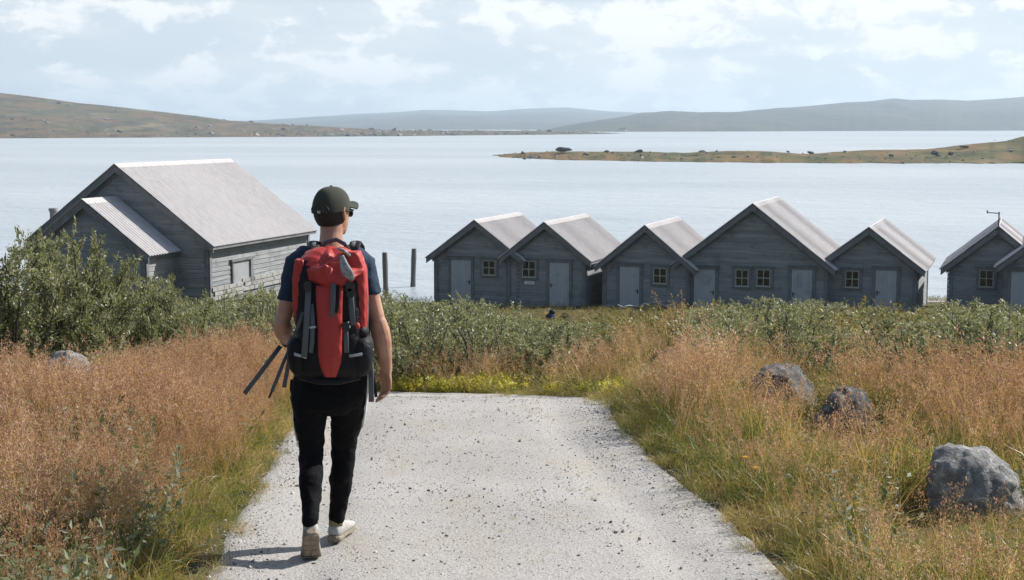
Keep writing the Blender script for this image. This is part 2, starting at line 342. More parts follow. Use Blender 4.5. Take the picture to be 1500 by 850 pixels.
# person and rucksack
m, t, p, o = mat('skin'); M['skin'] = m
L(t, mixc(t, ramp(t, noise(t, 18, 4), [(0.35, 0), (0.7, 1)]), (0.44, 0.245, 0.165), (0.36, 0.175, 0.115)), p.inputs['Base Color'])
p.inputs['Roughness'].default_value = 0.5; p.inputs['Subsurface Weight'].default_value = 0.12; p.inputs['Subsurface Radius'].default_value = (0.01, 0.004, 0.002); p.inputs['Specular IOR Level'].default_value = 0.4
bump(t, p, noise(t, 160, 3), 0.15, 0.002)
def cloth(name, a, b, rough=0.85, fold=0.5, weave=500, fs=9, spec=0.25, sheen=0.04):
    m, t, p, o = mat(name)
    f_ = noise(t, fs, 4, 0.55, dist=0.6); wv = noise(t, weave, 2)
    L(t, mixc(t, ramp(t, wv, [(0.35, 0), (0.65, 1)]), a, b), p.inputs['Base Color']); p.inputs['Roughness'].default_value = rough; p.inputs['Specular IOR Level'].default_value = spec
    p.inputs['Sheen Weight'].default_value = sheen
    b1 = bump(t, p, wv, 0.2, 0.001)
    b2 = N(t, 'ShaderNodeBump'); b2.inputs['Strength'].default_value = fold; b2.inputs['Distance'].default_value = 0.02
    L(t, f_, b2.inputs['Height']); L(t, b2.outputs[0], b1.inputs['Normal']); return m
M['shirt'] = cloth('navy_shirt', (0.018, 0.035, 0.065), (0.012, 0.025, 0.05), 0.85, 0.45)
M['pants'] = cloth('black_trousers', (0.005, 0.005, 0.006), (0.003, 0.003, 0.004), 0.85, 0.5, spec=0.12, sheen=0.0)
M['red'] = cloth('red_nylon', (0.40, 0.034, 0.028), (0.31, 0.024, 0.021), 0.55, 0.4, 700, 12, 0.35, 0.0)
M['black_nylon'] = cloth('black_nylon', (0.008, 0.008, 0.010), (0.004, 0.004, 0.006), 0.6, 0.6, 600, 14, 0.2, 0.0)
M['webbing'] = cloth('grey_webbing', (0.10, 0.11, 0.12), (0.065, 0.07, 0.08), 0.75, 0.1, 900)
M['reflect'] = simple('pale_piping', (0.36, 0.37, 0.38), (0.3, 0.31, 0.32), 40, 0.5)
M['foam'] = simple('light_grey_lining', (0.36, 0.36, 0.35), (0.16, 0.16, 0.16), 60, 0.7)
M['cap'] = cloth('olive_cap', (0.045, 0.048, 0.035), (0.034, 0.037, 0.027), 0.9, 0.2, 700)
M['hair'] = simple('dark_hair', (0.022, 0.016, 0.012), (0.035, 0.025, 0.018), 200, 0.6, 0.8, 0.004)
M['plastic'] = simple('black_plastic', (0.012, 0.012, 0.013), (0.02, 0.02, 0.02), 30, 0.3)
M['shoe'] = simple('pale_shoe_mesh', (0.40, 0.39, 0.37), (0.28, 0.27, 0.25), 60, 0.8, 0.3, 0.002)
M['sole'] = simple('worn_shoe_sole', (0.26, 0.215, 0.17), (0.13, 0.115, 0.075), 14, 0.8, 0.6, 0.004)
M['heel'] = simple('olive_shoe_collar', (0.20, 0.18, 0.10), (0.14, 0.13, 0.07), 40, 0.85)
M['metal'] = simple('steel_buckle', (0.5, 0.5, 0.5), (0.4, 0.4, 0.4), 30, 0.35, metal=1.0)
M['blue_cloth'] = cloth('dark_blue_cloth', (0.025, 0.035, 0.085), (0.015, 0.022, 0.055))

# ------------------------------------------------------------------ terrain
PC = np.array([(0.02, -8), (0.0, 3), (-0.07, 6.45), (-0.165, 7.64), (-0.295, 8.93), (-0.40, 10.1), (-0.42, 11.2), (-0.42, 12.5), (-0.85, 13.6), (-2.1, 14.7), (-4, 15.2), (-8, 16.6), (-13, 19.5), (-20, 26)])
PW = np.array([1.45, 1.42, 1.37, 1.375, 1.295, 1.26, 1.24, 1.24, 1.2, 1.15, 1.1, 1.1, 1.1, 1.1])
def path_dist(x, y):
    """signed distance to the gravel edge (negative on the path)"""
    x = np.asarray(x, float); y = np.asarray(y, float); best = np.full(x.shape, 1e9)
    for i in range(len(PC) - 1):
        a, b = PC[i], PC[i + 1]; d = b - a; l2 = d @ d
        tt = np.clip(((x - a[0]) * d[0] + (y - a[1]) * d[1]) / l2, 0, 1)
        q = np.hypot(x - a[0] - tt * d[0], y - a[1] - tt * d[1]) - (PW[i] + tt * (PW[i + 1] - PW[i]))
        best = np.minimum(best, q)
    return best
def sst(a, b, v):
    q = np.clip((v - a) / (b - a), 0, 1); return q * q * (3 - 2 * q)
def vnoise(x, y, s, seed=0):
    x = x / s + seed * 17.13; y = y / s + seed * 9.7
    xi = np.floor(x); yi = np.floor(y); fx = x - xi; fy = y - yi; fx = fx * fx * (3 - 2 * fx); fy = fy * fy * (3 - 2 * fy)
    def h(a, b):
        v = np.sin(a * 127.1 + b * 311.7) * 43758.5453; return v - np.floor(v)
    return (h(xi, yi) * (1 - fx) + h(xi + 1, yi) * fx) * (1 - fy) + (h(xi, yi + 1) * (1 - fx) + h(xi + 1, yi + 1) * fx) * fy - 0.5
CY = [-9000, -300, -30, 0, 6, 11.5, 12.2, 13.0, 14.2, 16, 20, 30, 40, 48, 55, 58, 62, 70, 90, 200, 9000]
CZ = [60, 6, -0.9, -1.88, -2.09, -2.285, -2.345, -2.50, -2.70, -3.0, -3.5, -4.75, -5.85, -6.55, -6.75, -7.1, -7.6, -8.5, -9.5, -10, -10]
BY = [-9000, -300, -30, 0, 6, 12, 16, 20, 30, 40, 48, 55, 58, 62, 70, 90, 200, 9000]
BZ = [60, 6, -0.9, -1.88, -2.09, -2.30, -2.55, -3.05, -4.5, -5.75, -6.5, -6.75, -7.1, -7.6, -8.5, -9.5, -10, -10]
def smooth_interp(y, ys, zs, h):
    return sum(np.interp(y + o, ys, zs) for o in (-h, -h / 2, 0, h / 2, h)) / 5
def zg(x, y, detail=True):
    x = np.asarray(x, float); y = np.asarray(y, float)
    c = smooth_interp(y, CY, CZ, 0.35); b = smooth_interp(y, BY, BZ, 1.0)
    xl = np.interp(y, [0, 11, 12.5, 14, 16, 22], [-1.6, -1.7, -2.2, -4.2, -6, -7])
    k = np.maximum(sst(0.75, 1.5, x), sst(0, 1.6, xl - x))
    z = c * (1 - k) + b * k
    pd = path_dist(x, y)
    near = sst(0.05, 0.9, pd) * (y < 75)
    z = z + near * (0.05 + 0.09 * vnoise(x, y, 1.3, 1) + 0.05 * vnoise(x, y, 0.45, 2)) * sst(60, 40, y)
    z = z + near * 0.35 * vnoise(x, y, 7, 3) * sst(13, 20, y) * sst(58, 48, y)
    z = z + 0.85 * np.exp(-(((x + 11.5) / 5.0) ** 2 + ((y - 45.5) / 5.0) ** 2))
    # wheel ruts in the gravel
    rut = np.exp(-((pd + 0.45) / 0.16) ** 2)
    z = z - 0.022 * rut * (pd < 0)
    return z
def gz(x, y): return float(zg(np.array([x]), np.array([y]))[0])

def graded(lo, hi, step, far, grow=1.25):
    a = list(np.arange(lo, hi + 1e-6, step)); s = step; v = hi
    while v < far: s *= grow; v += s; a.append(min(v, far))
    s = step; v = lo
    while v > -far: s *= grow; v -= s; a.insert(0, max(v, -far))
    return np.array(a)
def grid_mesh(name, X, Y, Z):
    ny, nx = X.shape
    me = bpy.data.meshes.new(name)
    co = np.stack([X, Y, Z], -1).reshape(-1, 3).astype(np.float32)
    i = np.arange(ny * nx).reshape(ny, nx)
    q = np.stack([i[:-1, :-1], i[:-1, 1:], i[1:, 1:], i[1:, :-1]], -1).reshape(-1, 4)
    me.vertices.add(len(co)); me.vertices.foreach_set('co', co.ravel())
    me.loops.add(q.size); me.loops.foreach_set('vertex_index', q.ravel().astype(np.int32))
    me.polygons.add(len(q)); me.polygons.foreach_set('loop_start', np.arange(0, q.size, 4, dtype=np.int32))
    me.polygons.foreach_set('use_smooth', np.ones(len(q), bool))
    me.update(calc_edges=True); me.validate()
    return me
xs = graded(-7, 7, 0.12, 9000); ys = np.concatenate([graded(3, 20, 0.12, 9000)])
X, Y = np.meshgrid(xs, ys)
Z = zg(X, Y) - 0.035 * sst(0.02, -0.12, path_dist(X, Y)) - 0.0
g_me = grid_mesh('ground', X, Y, Z); g_me.materials.append(M['ground'])
tag(link('ground', g_me), kind='structure')

# gravel track: a sheet following the ground with ragged edges
pts = []; 
for i in range(len(PC) - 1):
    n = max(2, int(np.hypot(*(PC[i + 1] - PC[i])) / 0.06))
    for k in range(n): pts.append((*(PC[i] + (PC[i + 1] - PC[i]) * k / n), PW[i] + (PW[i + 1] - PW[i]) * k / n))
pts = np.array(pts)
for _ in range(40): pts[1:-1] = (pts[:-2] + 2 * pts[1:-1] + pts[2:]) / 4
tan = np.gradient(pts[:, :2], axis=0); tan /= np.linalg.norm(tan, axis=1)[:, None]; nor = np.stack([tan[:, 1], -tan[:, 0]], 1)
ncol = 49; vv = np.linspace(-1, 1, ncol)
lw = pts[:, 2] + 0.06 * vnoise(pts[:, 0] * 0, pts[:, 1], 0.9, 5) + 0.03 * vnoise(pts[:, 0] * 0, pts[:, 1], 0.17, 6) + 0.02
rw = pts[:, 2] + 0.06 * vnoise(pts[:, 0] * 0, pts[:, 1], 0.9, 7) + 0.03 * vnoise(pts[:, 0] * 0, pts[:, 1], 0.15, 8) + 0.02
wv_ = np.where(vv[None, :] < 0, lw[:, None], rw[:, None]) * vv[None, :]
PX = pts[:, 0:1] + nor[:, 0:1] * wv_; PY = pts[:, 1:2] + nor[:, 1:2] * wv_
PZ = zg(PX, PY) + 0.004 + 0.008 * vnoise(PX, PY, 0.25, 9) - 0.03 * (np.abs(vv)[None, :] > 0.99)
p_me = grid_mesh('gravel_path', PX, PY, PZ); p_me.materials.append(M['path'])
tag(link('gravel_path', p_me), kind='structure')

# lake
lx = graded(-200, 200, 20, 9000, 1.4); ly = np.concatenate([np.arange(50, 400, 10), np.geomspace(400, 9000, 40)])
X, Y = np.meshgrid(lx, ly)
l_me = grid_mesh('lake_water', X, Y, np.full(X.shape, -7.3)); l_me.materials.append(M['water'])
tag(link('lake_water', l_me), kind='structure')

# hills: land strips rising from the far shores
def fbm(x, y, s, seed, n=5):
    return sum(vnoise(x, y, s / 2 ** i, seed + i) * 0.55 ** i for i in range(n))
def land(name, shore, sky_, depth, material, rough, nu=500, nv=70, back=0.9, power=0.8, seed=1):
    """shore: (px, distance) of the waterline; sky_: (px, py) of the skyline; the crest stands `depth` m behind the shore"""
    u = np.linspace(shore[0][0], shore[-1][0], nu)
    d0 = np.interp(u, [a for a, b in shore], [b for a, b in shore]) * (1 + 0.02 * vnoise(u, u * 0, 40, seed) + 0.008 * vnoise(u, u * 0, 9, seed + 3))
    spy = np.interp(u, [a for a, b in sky_], [b for a, b in sky_])
    for _ in range(3): spy[1:-1] = (spy[:-2] + spy[1:-1] * 2 + spy[2:]) / 4
    dep = np.interp(u, [a for a, b in depth], [b for a, b in depth])
    v = np.concatenate([np.linspace(-0.04, 1, nv), 1 + np.linspace(0.03, back, nv // 3)])
    U, V = np.meshgrid(u, v); D = d0[None, :] + V * dep[None, :]
    top = np.array([at_y(a, b, c).z for a, b, c in zip(u, spy, d0 + dep)])
    prof = np.where(V < 1, np.sign(V) * np.abs(np.clip(V, -1, 1)) ** power, 1 - ((V - 1) / back) ** 2 * 1.2)
    tx = (U - 750) / F_PX; Xx = tx * D * 1.0; Yy = D
    H = (top + 7.3)[None, :] * prof
    H = H + rough * fbm(Xx, Yy, rough * 30, seed) * np.clip(V * 4, 0, 1) * np.clip(1 - np.abs(V - 1) * 0.0, 0, 1) * np.where(np.abs(V - 1) < 0.15, 0.35, 1)
    H = np.where(V <= 0, -1.0, H)
    me = grid_mesh(name, Xx, Yy, -7.3 + H); me.materials.append(material)
    return tag(link(name, me), kind='structure')
land('hills', [(-700, 600), (-300, 800), (0, 905), (300, 1000), (560, 1100), (800, 1330), (935, 1540)],
     [(-700, 60), (-300, 95), (0, 135), (60, 142), (120, 151), (200, 160), (300, 171), (340, 177), (400, 181), (480, 186), (560, 191), (700, 191.5), (850, 193), (935, 196)],
     [(-700, 500), (0, 420), (300, 380), (500, 260), (700, 160), (935, 40)], M['hill'], 2.4, 900, 110, seed=2, power=0.9)
land('far_hills', [(250, 3600), (1250, 3600)], [(250, 182), (335, 178), (380, 176.5), (430, 174), (520, 168), (590, 165), (625, 161.5), (660, 162), (720, 163), (780, 159), (830, 157.5), (880, 162), (940, 165), (985, 164), (1040, 166), (1250, 172)],
     [(250, 3000), (1250, 3000)], M['far_hill'], 14, 500, 70, seed=11)
land('fell', [(760, 2040), (850, 2053), (1100, 2300), (1500, 2800), (1900, 3200)],
     [(760, 195), (800, 189), (850, 180), (900, 173), (940, 167), (980, 163.5), (1020, 166), (1080, 164.5), (1130, 160), (1180, 155.5), (1230, 150), (1270, 147.5), (1305, 144), (1330, 147), (1370, 146.5), (1410, 148.5), (1450, 145), (1500, 141), (1600, 138), (1900, 150)],
     [(760, 500), (1000, 900), (1500, 1300), (1900, 1300)], M['far_hill'], 9, 800, 100, seed=21)
land('headland', [(722, 352), (760, 335), (820, 318), (1000, 296), (1250, 288), (1500, 284.5), (1900, 270)],
     [(722, 233), (735, 228), (760, 225), (830, 222.5), (900, 223), (960, 225), (1000, 226), (1060, 222.5), (1100, 221), (1130, 222), (1180, 226.5), (1220, 222.5), (1350, 220.5), (1395, 216), (1440, 211), (1470, 207), (1490, 201), (1510, 196), (1600, 186), (1900, 176)],
     [(722, 6), (760, 18), (900, 28), (1180, 30), (1500, 45), (1900, 60)], M['island'], 0.75, 900, 80, back=1.2, power=0.75, seed=31)

# haze: one closed box of thin air round the whole scene
hb = MB(); hb.box((0, 0, 88), (18400, 18400, 210)); hz = hb.mesh('haze')
m, t, p, o = mat('haze_air'); t.nodes.remove(p); vp = N(t, 'ShaderNodeVolumePrincipled'); vp.inputs['Density'].default_value = HAZE; vp.inputs['Color'].default_value = (0.70, 0.86, 1.0, 1); vp.inputs['Anisotropy'].default_value = 0.2
L(t, vp.outputs[0], o.inputs['Volume']); hz.materials.append(m); tag(link('haze', hz), kind='stuff')

# ------------------------------------------------------------------ boathouses
TH = R(20)
def zroof(x, w_, zr, dr): return zr - abs(x) / w_ * dr
def clad(mb, xl, xr, zfun_inv, z0, z1, y, side, bh=0.145, rng=random):
    """lapped horizontal boards on a gable end; zfun_inv(z) gives the half width available at height z"""
    z = z0
    while z < z1 - 0.02:
        zt = min(z + bh, z1)
        a0 = min(xr, zfun_inv(z)); a1 = min(xr, zfun_inv(zt + 0.01))
        if a0 > 0.03:
            a1 = max(a1, 0.01)
            j = rng.uniform(-0.003, 0.003)
            yb = y + side * (0.026 + j); ytp = y + side * 0.007
            mb.hull8([(-a0, y, z), (a0, y, z), (a1, y, zt + 0.01), (-a1, y, zt + 0.01)], [(-a0, yb, z), (a0, yb, z), (a1, ytp, zt + 0.01), (-a1, ytp, zt + 0.01)])
        z = zt
def clad_side(mb, x, side, y0, y1, z0, z1, bh=0.145, rng=random):
    z = z0
    while z < z1 - 0.02:
        zt = min(z + bh, z1); j = rng.uniform(-0.004, 0.004)
        # two lengths of board with a butt joint
        ys_ = [y0, y0 + (y1 - y0) * rng.uniform(0.3, 0.7), y1]
        for a, b in zip(ys_[:-1], ys_[1:]):
            xb = x + side * (0.026 + j + rng.uniform(0, 0.003)); xt = x + side * 0.007
            mb.hull8([(x, a, z), (x, b - 0.004, z), (x, b - 0.004, zt + 0.01), (x, a, zt + 0.01)], [(xb, a, z), (xb, b - 0.004, z), (xt, b - 0.004, zt + 0.01), (xt, a, zt + 0.01)])
        z = zt
def corrugated(mb, w_, dr, zr, y0, y1, sgn, pitch=0.1, amp=0.021, thick=0.004):
    """one slope of corrugated sheeting in two courses, the upper lapping over the lower"""
    n = int((y1 - y0) / pitch * 6); ys_ = np.linspace(y0, y1, n)
    sl = math.hypot(w_, dr); nx, nz = dr / sl, w_ / sl
    for f0, f1, lift in ((0.0, 0.56, 0.007), (0.53, 1.0, 0.0)):
        rings = []
        for yy in ys_:
            c_ = math.cos(2 * math.pi * yy / pitch); a = amp * c_ + 0.022 + lift
            p0 = Vector((sgn * w_ * f0, yy, zr - dr * f0)); p1 = Vector((sgn * w_ * f1, yy, zr - dr * f1)); off = Vector((sgn * nx, 0, nz))
            rings.append([p0 + off * a, p1 + off * a, p1 + off * (a - thick), p0 + off * (a - thick)])
        mb.loft(rings)
def make_house(name, label, X, Y, zb, zr, w_, dr, Ln, th, doors=(), wins=(), so=0.27, fo=0.28, cat='boathouse', group='grey boathouses by the lake', plate=None, side_win=None, porch=None, thick=0.075, pitch=0.10):
    """X,Y front ridge point; heights are above the base zb; doors: (x, width, top, knob side); wins: (x0,x1,z0,z1)"""
    rng = random.Random(int(abs(X * 100)) + 5)
    H = zr - zb; root = empty(name, (X, Y, zb), -th)
    tag(root, label, cat, group)
    hw = w_ - so; yf = fo; yb = Ln - 0.12
    zt = lambda x: H - 0.03 - thick - abs(x) / w_ * dr       # underside of roof
    inv = lambda z: max(0.0, (H - 0.03 - thick - z) / dr * w_)
    eave = zt(hw)
    wl = MB()
    wl.prism([(-hw, yf, -0.5), (hw, yf, -0.5), (hw, yf, eave), (0, yf, zt(0)), (-hw, yf, eave)], (0, yb - yf, 0))
    clad(wl, -hw, hw, inv, -0.4, zt(0) - 0.02, yf, -1, rng=rng); clad(wl, -hw, hw, inv, -0.4, zt(0) - 0.02, yb, 1, rng=rng)
    for s in (-1, 1): clad_side(wl, s * hw, s, yf + 0.0, yb, -0.4, eave - 0.03, rng=rng)
    wl.build('wall', M['wall_wood'], root)
    # roof: boarding, two corrugated slopes, ridge cap
    rf = MB(); sl = math.hypot(w_, dr)
    for s in (-1, 1):
        corrugated(rf, w_ + 0.03, dr * (w_ + 0.03) / w_, H - 0.02, -0.03, Ln, s, pitch)
    rb = rf.build('roof', M['roof'], root)
    dk = MB()
    for s in (-1, 1):
        dk.hull8([(0, 0.03, H - 0.03 - thick + 0.012), (s * (w_ - 0.03), 0.03, H - dr - 0.03 - thick + 0.03), (s * (w_ - 0.03), 0.03, H - dr - 0.018), (0, 0.03, H - 0.035)],
                 [(0, Ln - 0.02, H - 0.03 - thick + 0.012), (s * (w_ - 0.03), Ln - 0.02, H - dr - 0.03 - thick + 0.03), (s * (w_ - 0.03), Ln - 0.02, H - dr - 0.018), (0, Ln - 0.02, H - 0.035)])
    dk.build('roof_boarding', M['trim_wood'], rb)
    rc = MB(); k = 0.17
    for s in (-1, 1):
        rc.hull8([(0, -0.04, H + 0.018), (s * k, -0.04, H + 0.018 - k * dr / w_), (s * k, -0.04, H + 0.03 - k * dr / w_), (0, -0.04, H + 0.032)],
                 [(0, Ln + 0.01, H + 0.018), (s * k, Ln + 0.01, H + 0.018 - k * dr / w_), (s * k, Ln + 0.01, H + 0.03 - k * dr / w_), (0, Ln + 0.01, H + 0.032)])
    rc.build('ridge_cap', M['roof'], rb)
    # barge boards on the front: outer pair under the roof edge, inner pair on the wall
    for s in (-1, 1):
        b = MB(); hgt = 0.20
        b.hull8([(0, 0, H - 0.03), (s * w_, 0, H - dr - 0.03), (s * w_, 0, H - dr - 0.03 - hgt), (0, 0, H - 0.03 - hgt * 1.06)], [(0, 0.028, H - 0.03), (s * w_, 0.028, H - dr - 0.03), (s * w_, 0.028, H - dr - 0.03 - hgt), (0, 0.028, H - 0.03 - hgt * 1.06)])
        b.build('bargeboard', M['trim_wood'], root)
        b = MB(); z_ = H - 0.03 - thick - 0.005
        b.hull8([(0, yf - 0.075, z_), (s * (hw + .1), yf - 0.075, z_ - (hw + .1) / w_ * dr), (s * (hw + .1), yf - 0.075, z_ - (hw + .1) / w_ * dr - 0.2), (0, yf - 0.075, z_ - 0.21)],
                [(0, yf - 0.034, z_), (s * (hw + .1), yf - 0.034, z_ - (hw + .1) / w_ * dr), (s * (hw + .1), yf - 0.034, z_ - (hw + .1) / w_ * dr - 0.2), (0, yf - 0.034, z_ - 0.21)])
        b.build('rake_trim', M['trim_wood'], root)
        b = MB(); b.box((s * w_ * 0.995, Ln / 2, H - dr - 0.085), (0.025, Ln - 0.1, 0.10)); b.build('eave_board', M['trim_wood'], root)
        for yy, oy in ((yf, -1), (yb, 1)):
            b = MB(); zt_ = eave - 0.1
            b.box((s * (hw - 0.055), yy + oy * 0.045, zt_ / 2 - 0.25), (0.13, 0.03, zt_ + 0.5)); b.box((s * (hw + 0.04), yy - oy * 0.04, zt_ / 2 - 0.25), (0.03, 0.13, zt_ + 0.5))
            b.build('corner_board', M['trim_wood'], root)
    for (dx, dw, dt, ks) in doors:
        d = MB(); nb = 7; bw = dw / nb
        for i in range(nb): d.box((dx - dw / 2 + bw * (i + 0.5), yf - 0.04, dt / 2 - 0.1), (bw - 0.008, 0.03 + rng.uniform(-0.002, 0.003), dt + 0.2))
        d.box((dx, yf - 0.036, dt / 2 - 0.1), (dw, 0.016, dt + 0.19))
        od = d.build('door', M['door_paint'], root)
        k = MB(); k.box((dx + ks * (dw / 2 - 0.06), yf - 0.058, dt * 0.48), (0.045, 0.01, 0.16)); k.tube([(dx + ks * (dw / 2 - 0.06), yf - 0.06, dt * 0.5), (dx + ks * (dw / 2 - 0.06), yf - 0.10, dt * 0.5), (dx + ks * (dw / 2 - 0.17), yf - 0.10, dt * 0.5)], 0.011, 6)
        k.build('handle', M['rust'], od)
        f_ = MB(); fw = 0.10
        for s in (-1, 1): f_.box((dx + s * (dw / 2 + fw / 2 + 0.006), yf - 0.05, dt / 2 - 0.1), (fw, 0.045, dt + 0.2))
        f_.box((dx, yf - 0.056, dt + fw / 2 + 0.01), (dw + 2 * fw + 0.06, 0.06, fw))
        f_.box((dx, yf - 0.065, dt + fw + 0.022), (dw + 2 * fw + 0.12, 0.09, 0.02))
        f_.build('door_frame', M['trim_wood'], root)
    for (x0, x1, z0, z1) in wins:
        cx, cz = (x0 + x1) / 2, (z0 + z1) / 2; W_, H_ = x1 - x0, z1 - z0
        f_ = MB(); fw = 0.095
        for s in (-1, 1): f_.box((cx + s * (W_ / 2 + fw / 2), yf - 0.045, cz), (fw, 0.04, H_ + 0.02))
        f_.box((cx, yf - 0.048, z1 + fw / 2 + 0.004), (W_ + 2 * fw + 0.06, 0.052, fw)); f_.box((cx, yf - 0.048, z0 - 0.05), (W_ + 2 * fw, 0.046, 0.08))
        f_.box((cx, yf - 0.06, z1 + fw + 0.014), (W_ + 2 * fw + 0.1, 0.08, 0.018))
        of = f_.build('window', M['trim_wood'], root)
        s_ = MB(); tk = 0.036
        for s in (-1, 1):
            s_.box((cx + s * (W_ / 2 - tk / 2), yf - 0.043, cz), (tk, 0.026, H_)); s_.box((cx, yf - 0.042, cz + s * (H_ / 2 - tk / 2)), (W_ - 2 * tk, 0.026, tk))
        s_.box((cx, yf - 0.042, cz), (0.03, 0.025, H_ - 2 * tk)); s_.box((cx, yf - 0.041, cz), (W_ - 2 * tk, 0.024, 0.03))
        s_.box((cx, yf - 0.066, z0 - 0.006), (W_ + 0.06, 0.07, 0.02))
        s_.build('sash', M['sash'], of)
        g_ = MB(); g_.box((cx, yf - 0.032, cz), (W_ - 0.01, 0.006, H_ - 0.01)); g_.build('pane', M['glass'], of)
    if plate:
        x0, x1, z0, z1 = plate
        b = MB(); b.box(((x0 + x1) / 2, yf - 0.036, (z0 + z1) / 2), (x1 - x0, 0.012, z1 - z0)); b.build('name_plate', M['white'], root)
    return root, H
def loc_x(px, X, Y, th, off=0.25):
    """local x on the front wall plane seen at pixel column px"""
    a = (px - 750) / F_PX
    # point = (X,Y) + ex*x + ey*off ; X = a*(Y*c - z*s) with z about -5
    ex = (math.cos(th), -math.sin(th)); ey = (math.sin(th), math.cos(th))
    zz = -5.0
    Xo = X + ey[0] * off; Yo = Y + ey[1] * off
    return (a * (Yo * _c - zz * _s) - Xo) / (ex[0] - a * ex[1] * _c)
def loc_z(py, x, X, Y, th, zb, off=0.25):
    Yo = Y - math.sin(th) * x + math.cos(th) * off
    return at_y(750, py, Yo).z - zb
def hut(name, label, X, Y, zb, zr, w_, dr, Ln, doors, wins, plate=None, **kw):
    D = []
    for (a, b, top, ks) in doors:
        x0, x1 = loc_x(a, X, Y, TH), loc_x(b, X, Y, TH); D.append(((x0 + x1) / 2, x1 - x0, loc_z(top, (x0 + x1) / 2, X, Y, TH, zb), ks))
    Wn = []
    for (a, b, c, d) in wins:
        x0, x1 = loc_x(a, X, Y, TH), loc_x(b, X, Y, TH); Wn.append((x0, x1, loc_z(d, x0, X, Y, TH, zb), loc_z(c, x0, X, Y, TH, zb)))
    pl = None
    if plate:
        a, b, c, d = plate; x0, x1 = loc_x(a, X, Y, TH), loc_x(b, X, Y, TH); pl = (x0, x1, loc_z(d, x0, X, Y, TH, zb), loc_z(c, x0, X, Y, TH, zb))
    return make_house(name, label, X, Y, zb, zr, w_, dr, Ln, TH, D, Wn, plate=pl, **kw)

hA, _ = hut('boathouse', 'small grey boathouse at the left end of the row, nearest the two posts', -1.43, 54.0, -6.72, -3.53, 2.01, 1.47, 5.05, [(661, 690, 381, 1)], [(707, 726, 381, 403)])
hB, HB = hut('boathouse', 'small grey boathouse with a white name plate below its window', 1.2, 53.0, -6.70, -3.54, 1.82, 1.40, 5.3, [(805, 834, 385, -1)], [(765, 785, 382, 406)], plate=(768.5, 783, 412, 416.5))
hC, _ = hut('boathouse', 'small grey boathouse with bleached driftwood lying before its door', 4.84, 51.7, -6.85, -3.57, 1.90, 1.55, 5.2, [(908, 937, 391, 1)], [(957, 977, 392, 415.5)])
hD, _ = hut('boathouse', 'large grey double boathouse with two doors and paired windows', 8.55, 50.5, -6.75, -2.72, 2.93, 2.25, 5.4, [(1017, 1048, 394.5, 1), (1160, 1190.5, 395, -1)], [(1077.5, 1097, 394.5, 419.5), (1108.5, 1129, 394.5, 419.5)])
hE, _ = hut('boathouse', 'small grey boathouse right of the large double one, window left of its door', 12.45, 49.5, -6.55, -3.49, 1.92, 1.45, 5.4, [(1283, 1314, 396, -1)], [(1238.5, 1259, 396, 421)])
hF, HF = hut('boathouse', 'grey boathouse with a thin metal mast on its gable peak', 16.45, 48.0, -6.45, -3.35, 1.83, 1.49, 4.6, [], [(1434.5, 1456, 395, 420.5)])
lo = at_y(1458, 392, 46.9); gX, gY, gzr = lo.x + math.cos(TH) * 1.9, lo.y - math.sin(TH) * 1.9, lo.z + 1.52
hG, _ = hut('boathouse', 'grey boathouse cut by the right edge of the view, plank door near its left corner', gX, gY, -6.4, gzr, 1.9, 1.5, 4.6, [(1481, 1513, 398, 1)], [])
hG.children  # parts are meshes of their own
# lettering of the plate: a short word, too small to read from the track
pl = [c for c in hB.children if c.name.startswith('name_plate')][0]
bb = [Vector(c) for c in pl.bound_box]; pc = sum(bb, Vector()) / 8
lm = MB(); rg = random.Random(2); up_, lo_ = [], []
for k in range(33):
    xx = pc.x - 0.13 + 0.26 * k / 32; hgt_ = rg.choice((.006, .014, .018, .010)) if k % 2 else .004
    up_.append((xx, pc.y - 0.009, pc.z + hgt_)); lo_.append((xx, pc.y - 0.009, pc.z - hgt_ * .9))
for k in range(32): lm.add([lo_[k], lo_[k + 1], up_[k + 1], up_[k]], [(0, 1, 2, 3)])
_m = lm.mesh('lettering'); _b = bmesh.new(); _b.from_mesh(_m); bmesh.ops.remove_doubles(_b, verts=_b.verts, dist=1e-5); _b.to_mesh(_m); _b.free(); _m.materials.append(M['rust']); link('lettering', _m, pl)

# mast on the gable of the hut with no door in view
mp = empty('metal_mast', (16.45, 48.0, -3.35), -TH); tag(mp, 'thin dark mast with a crossarm on the gable of a boathouse', 'mast')
b = MB(); b.tube([(0, -0.03, -0.45), (0, -0.03, 0.50)], 0.022, 8); b.build('pole', M['rust'], mp)
b = MB(); b.tube([(0.02, -0.03, 0.45), (-0.4, -0.03, 0.47)], 0.016, 8); b.tube([(-0.38, -0.03, 0.44), (-0.38, -0.03, 0.55)], 0.02, 8); b.build('crossarm', M['rust'], mp)

# the large house on the left with its porch
LX, LY, LT = -12.25, 44.0, R(18)
lh, LH = make_house('shore_house', 'large grey wooden house with a pale corrugated roof and a gabled porch', LX, LY, -5.35, -1.15, 3.35, 2.43, 7.2, LT, so=0.3, fo=0.25, cat='house', group=None, pitch=0.15)
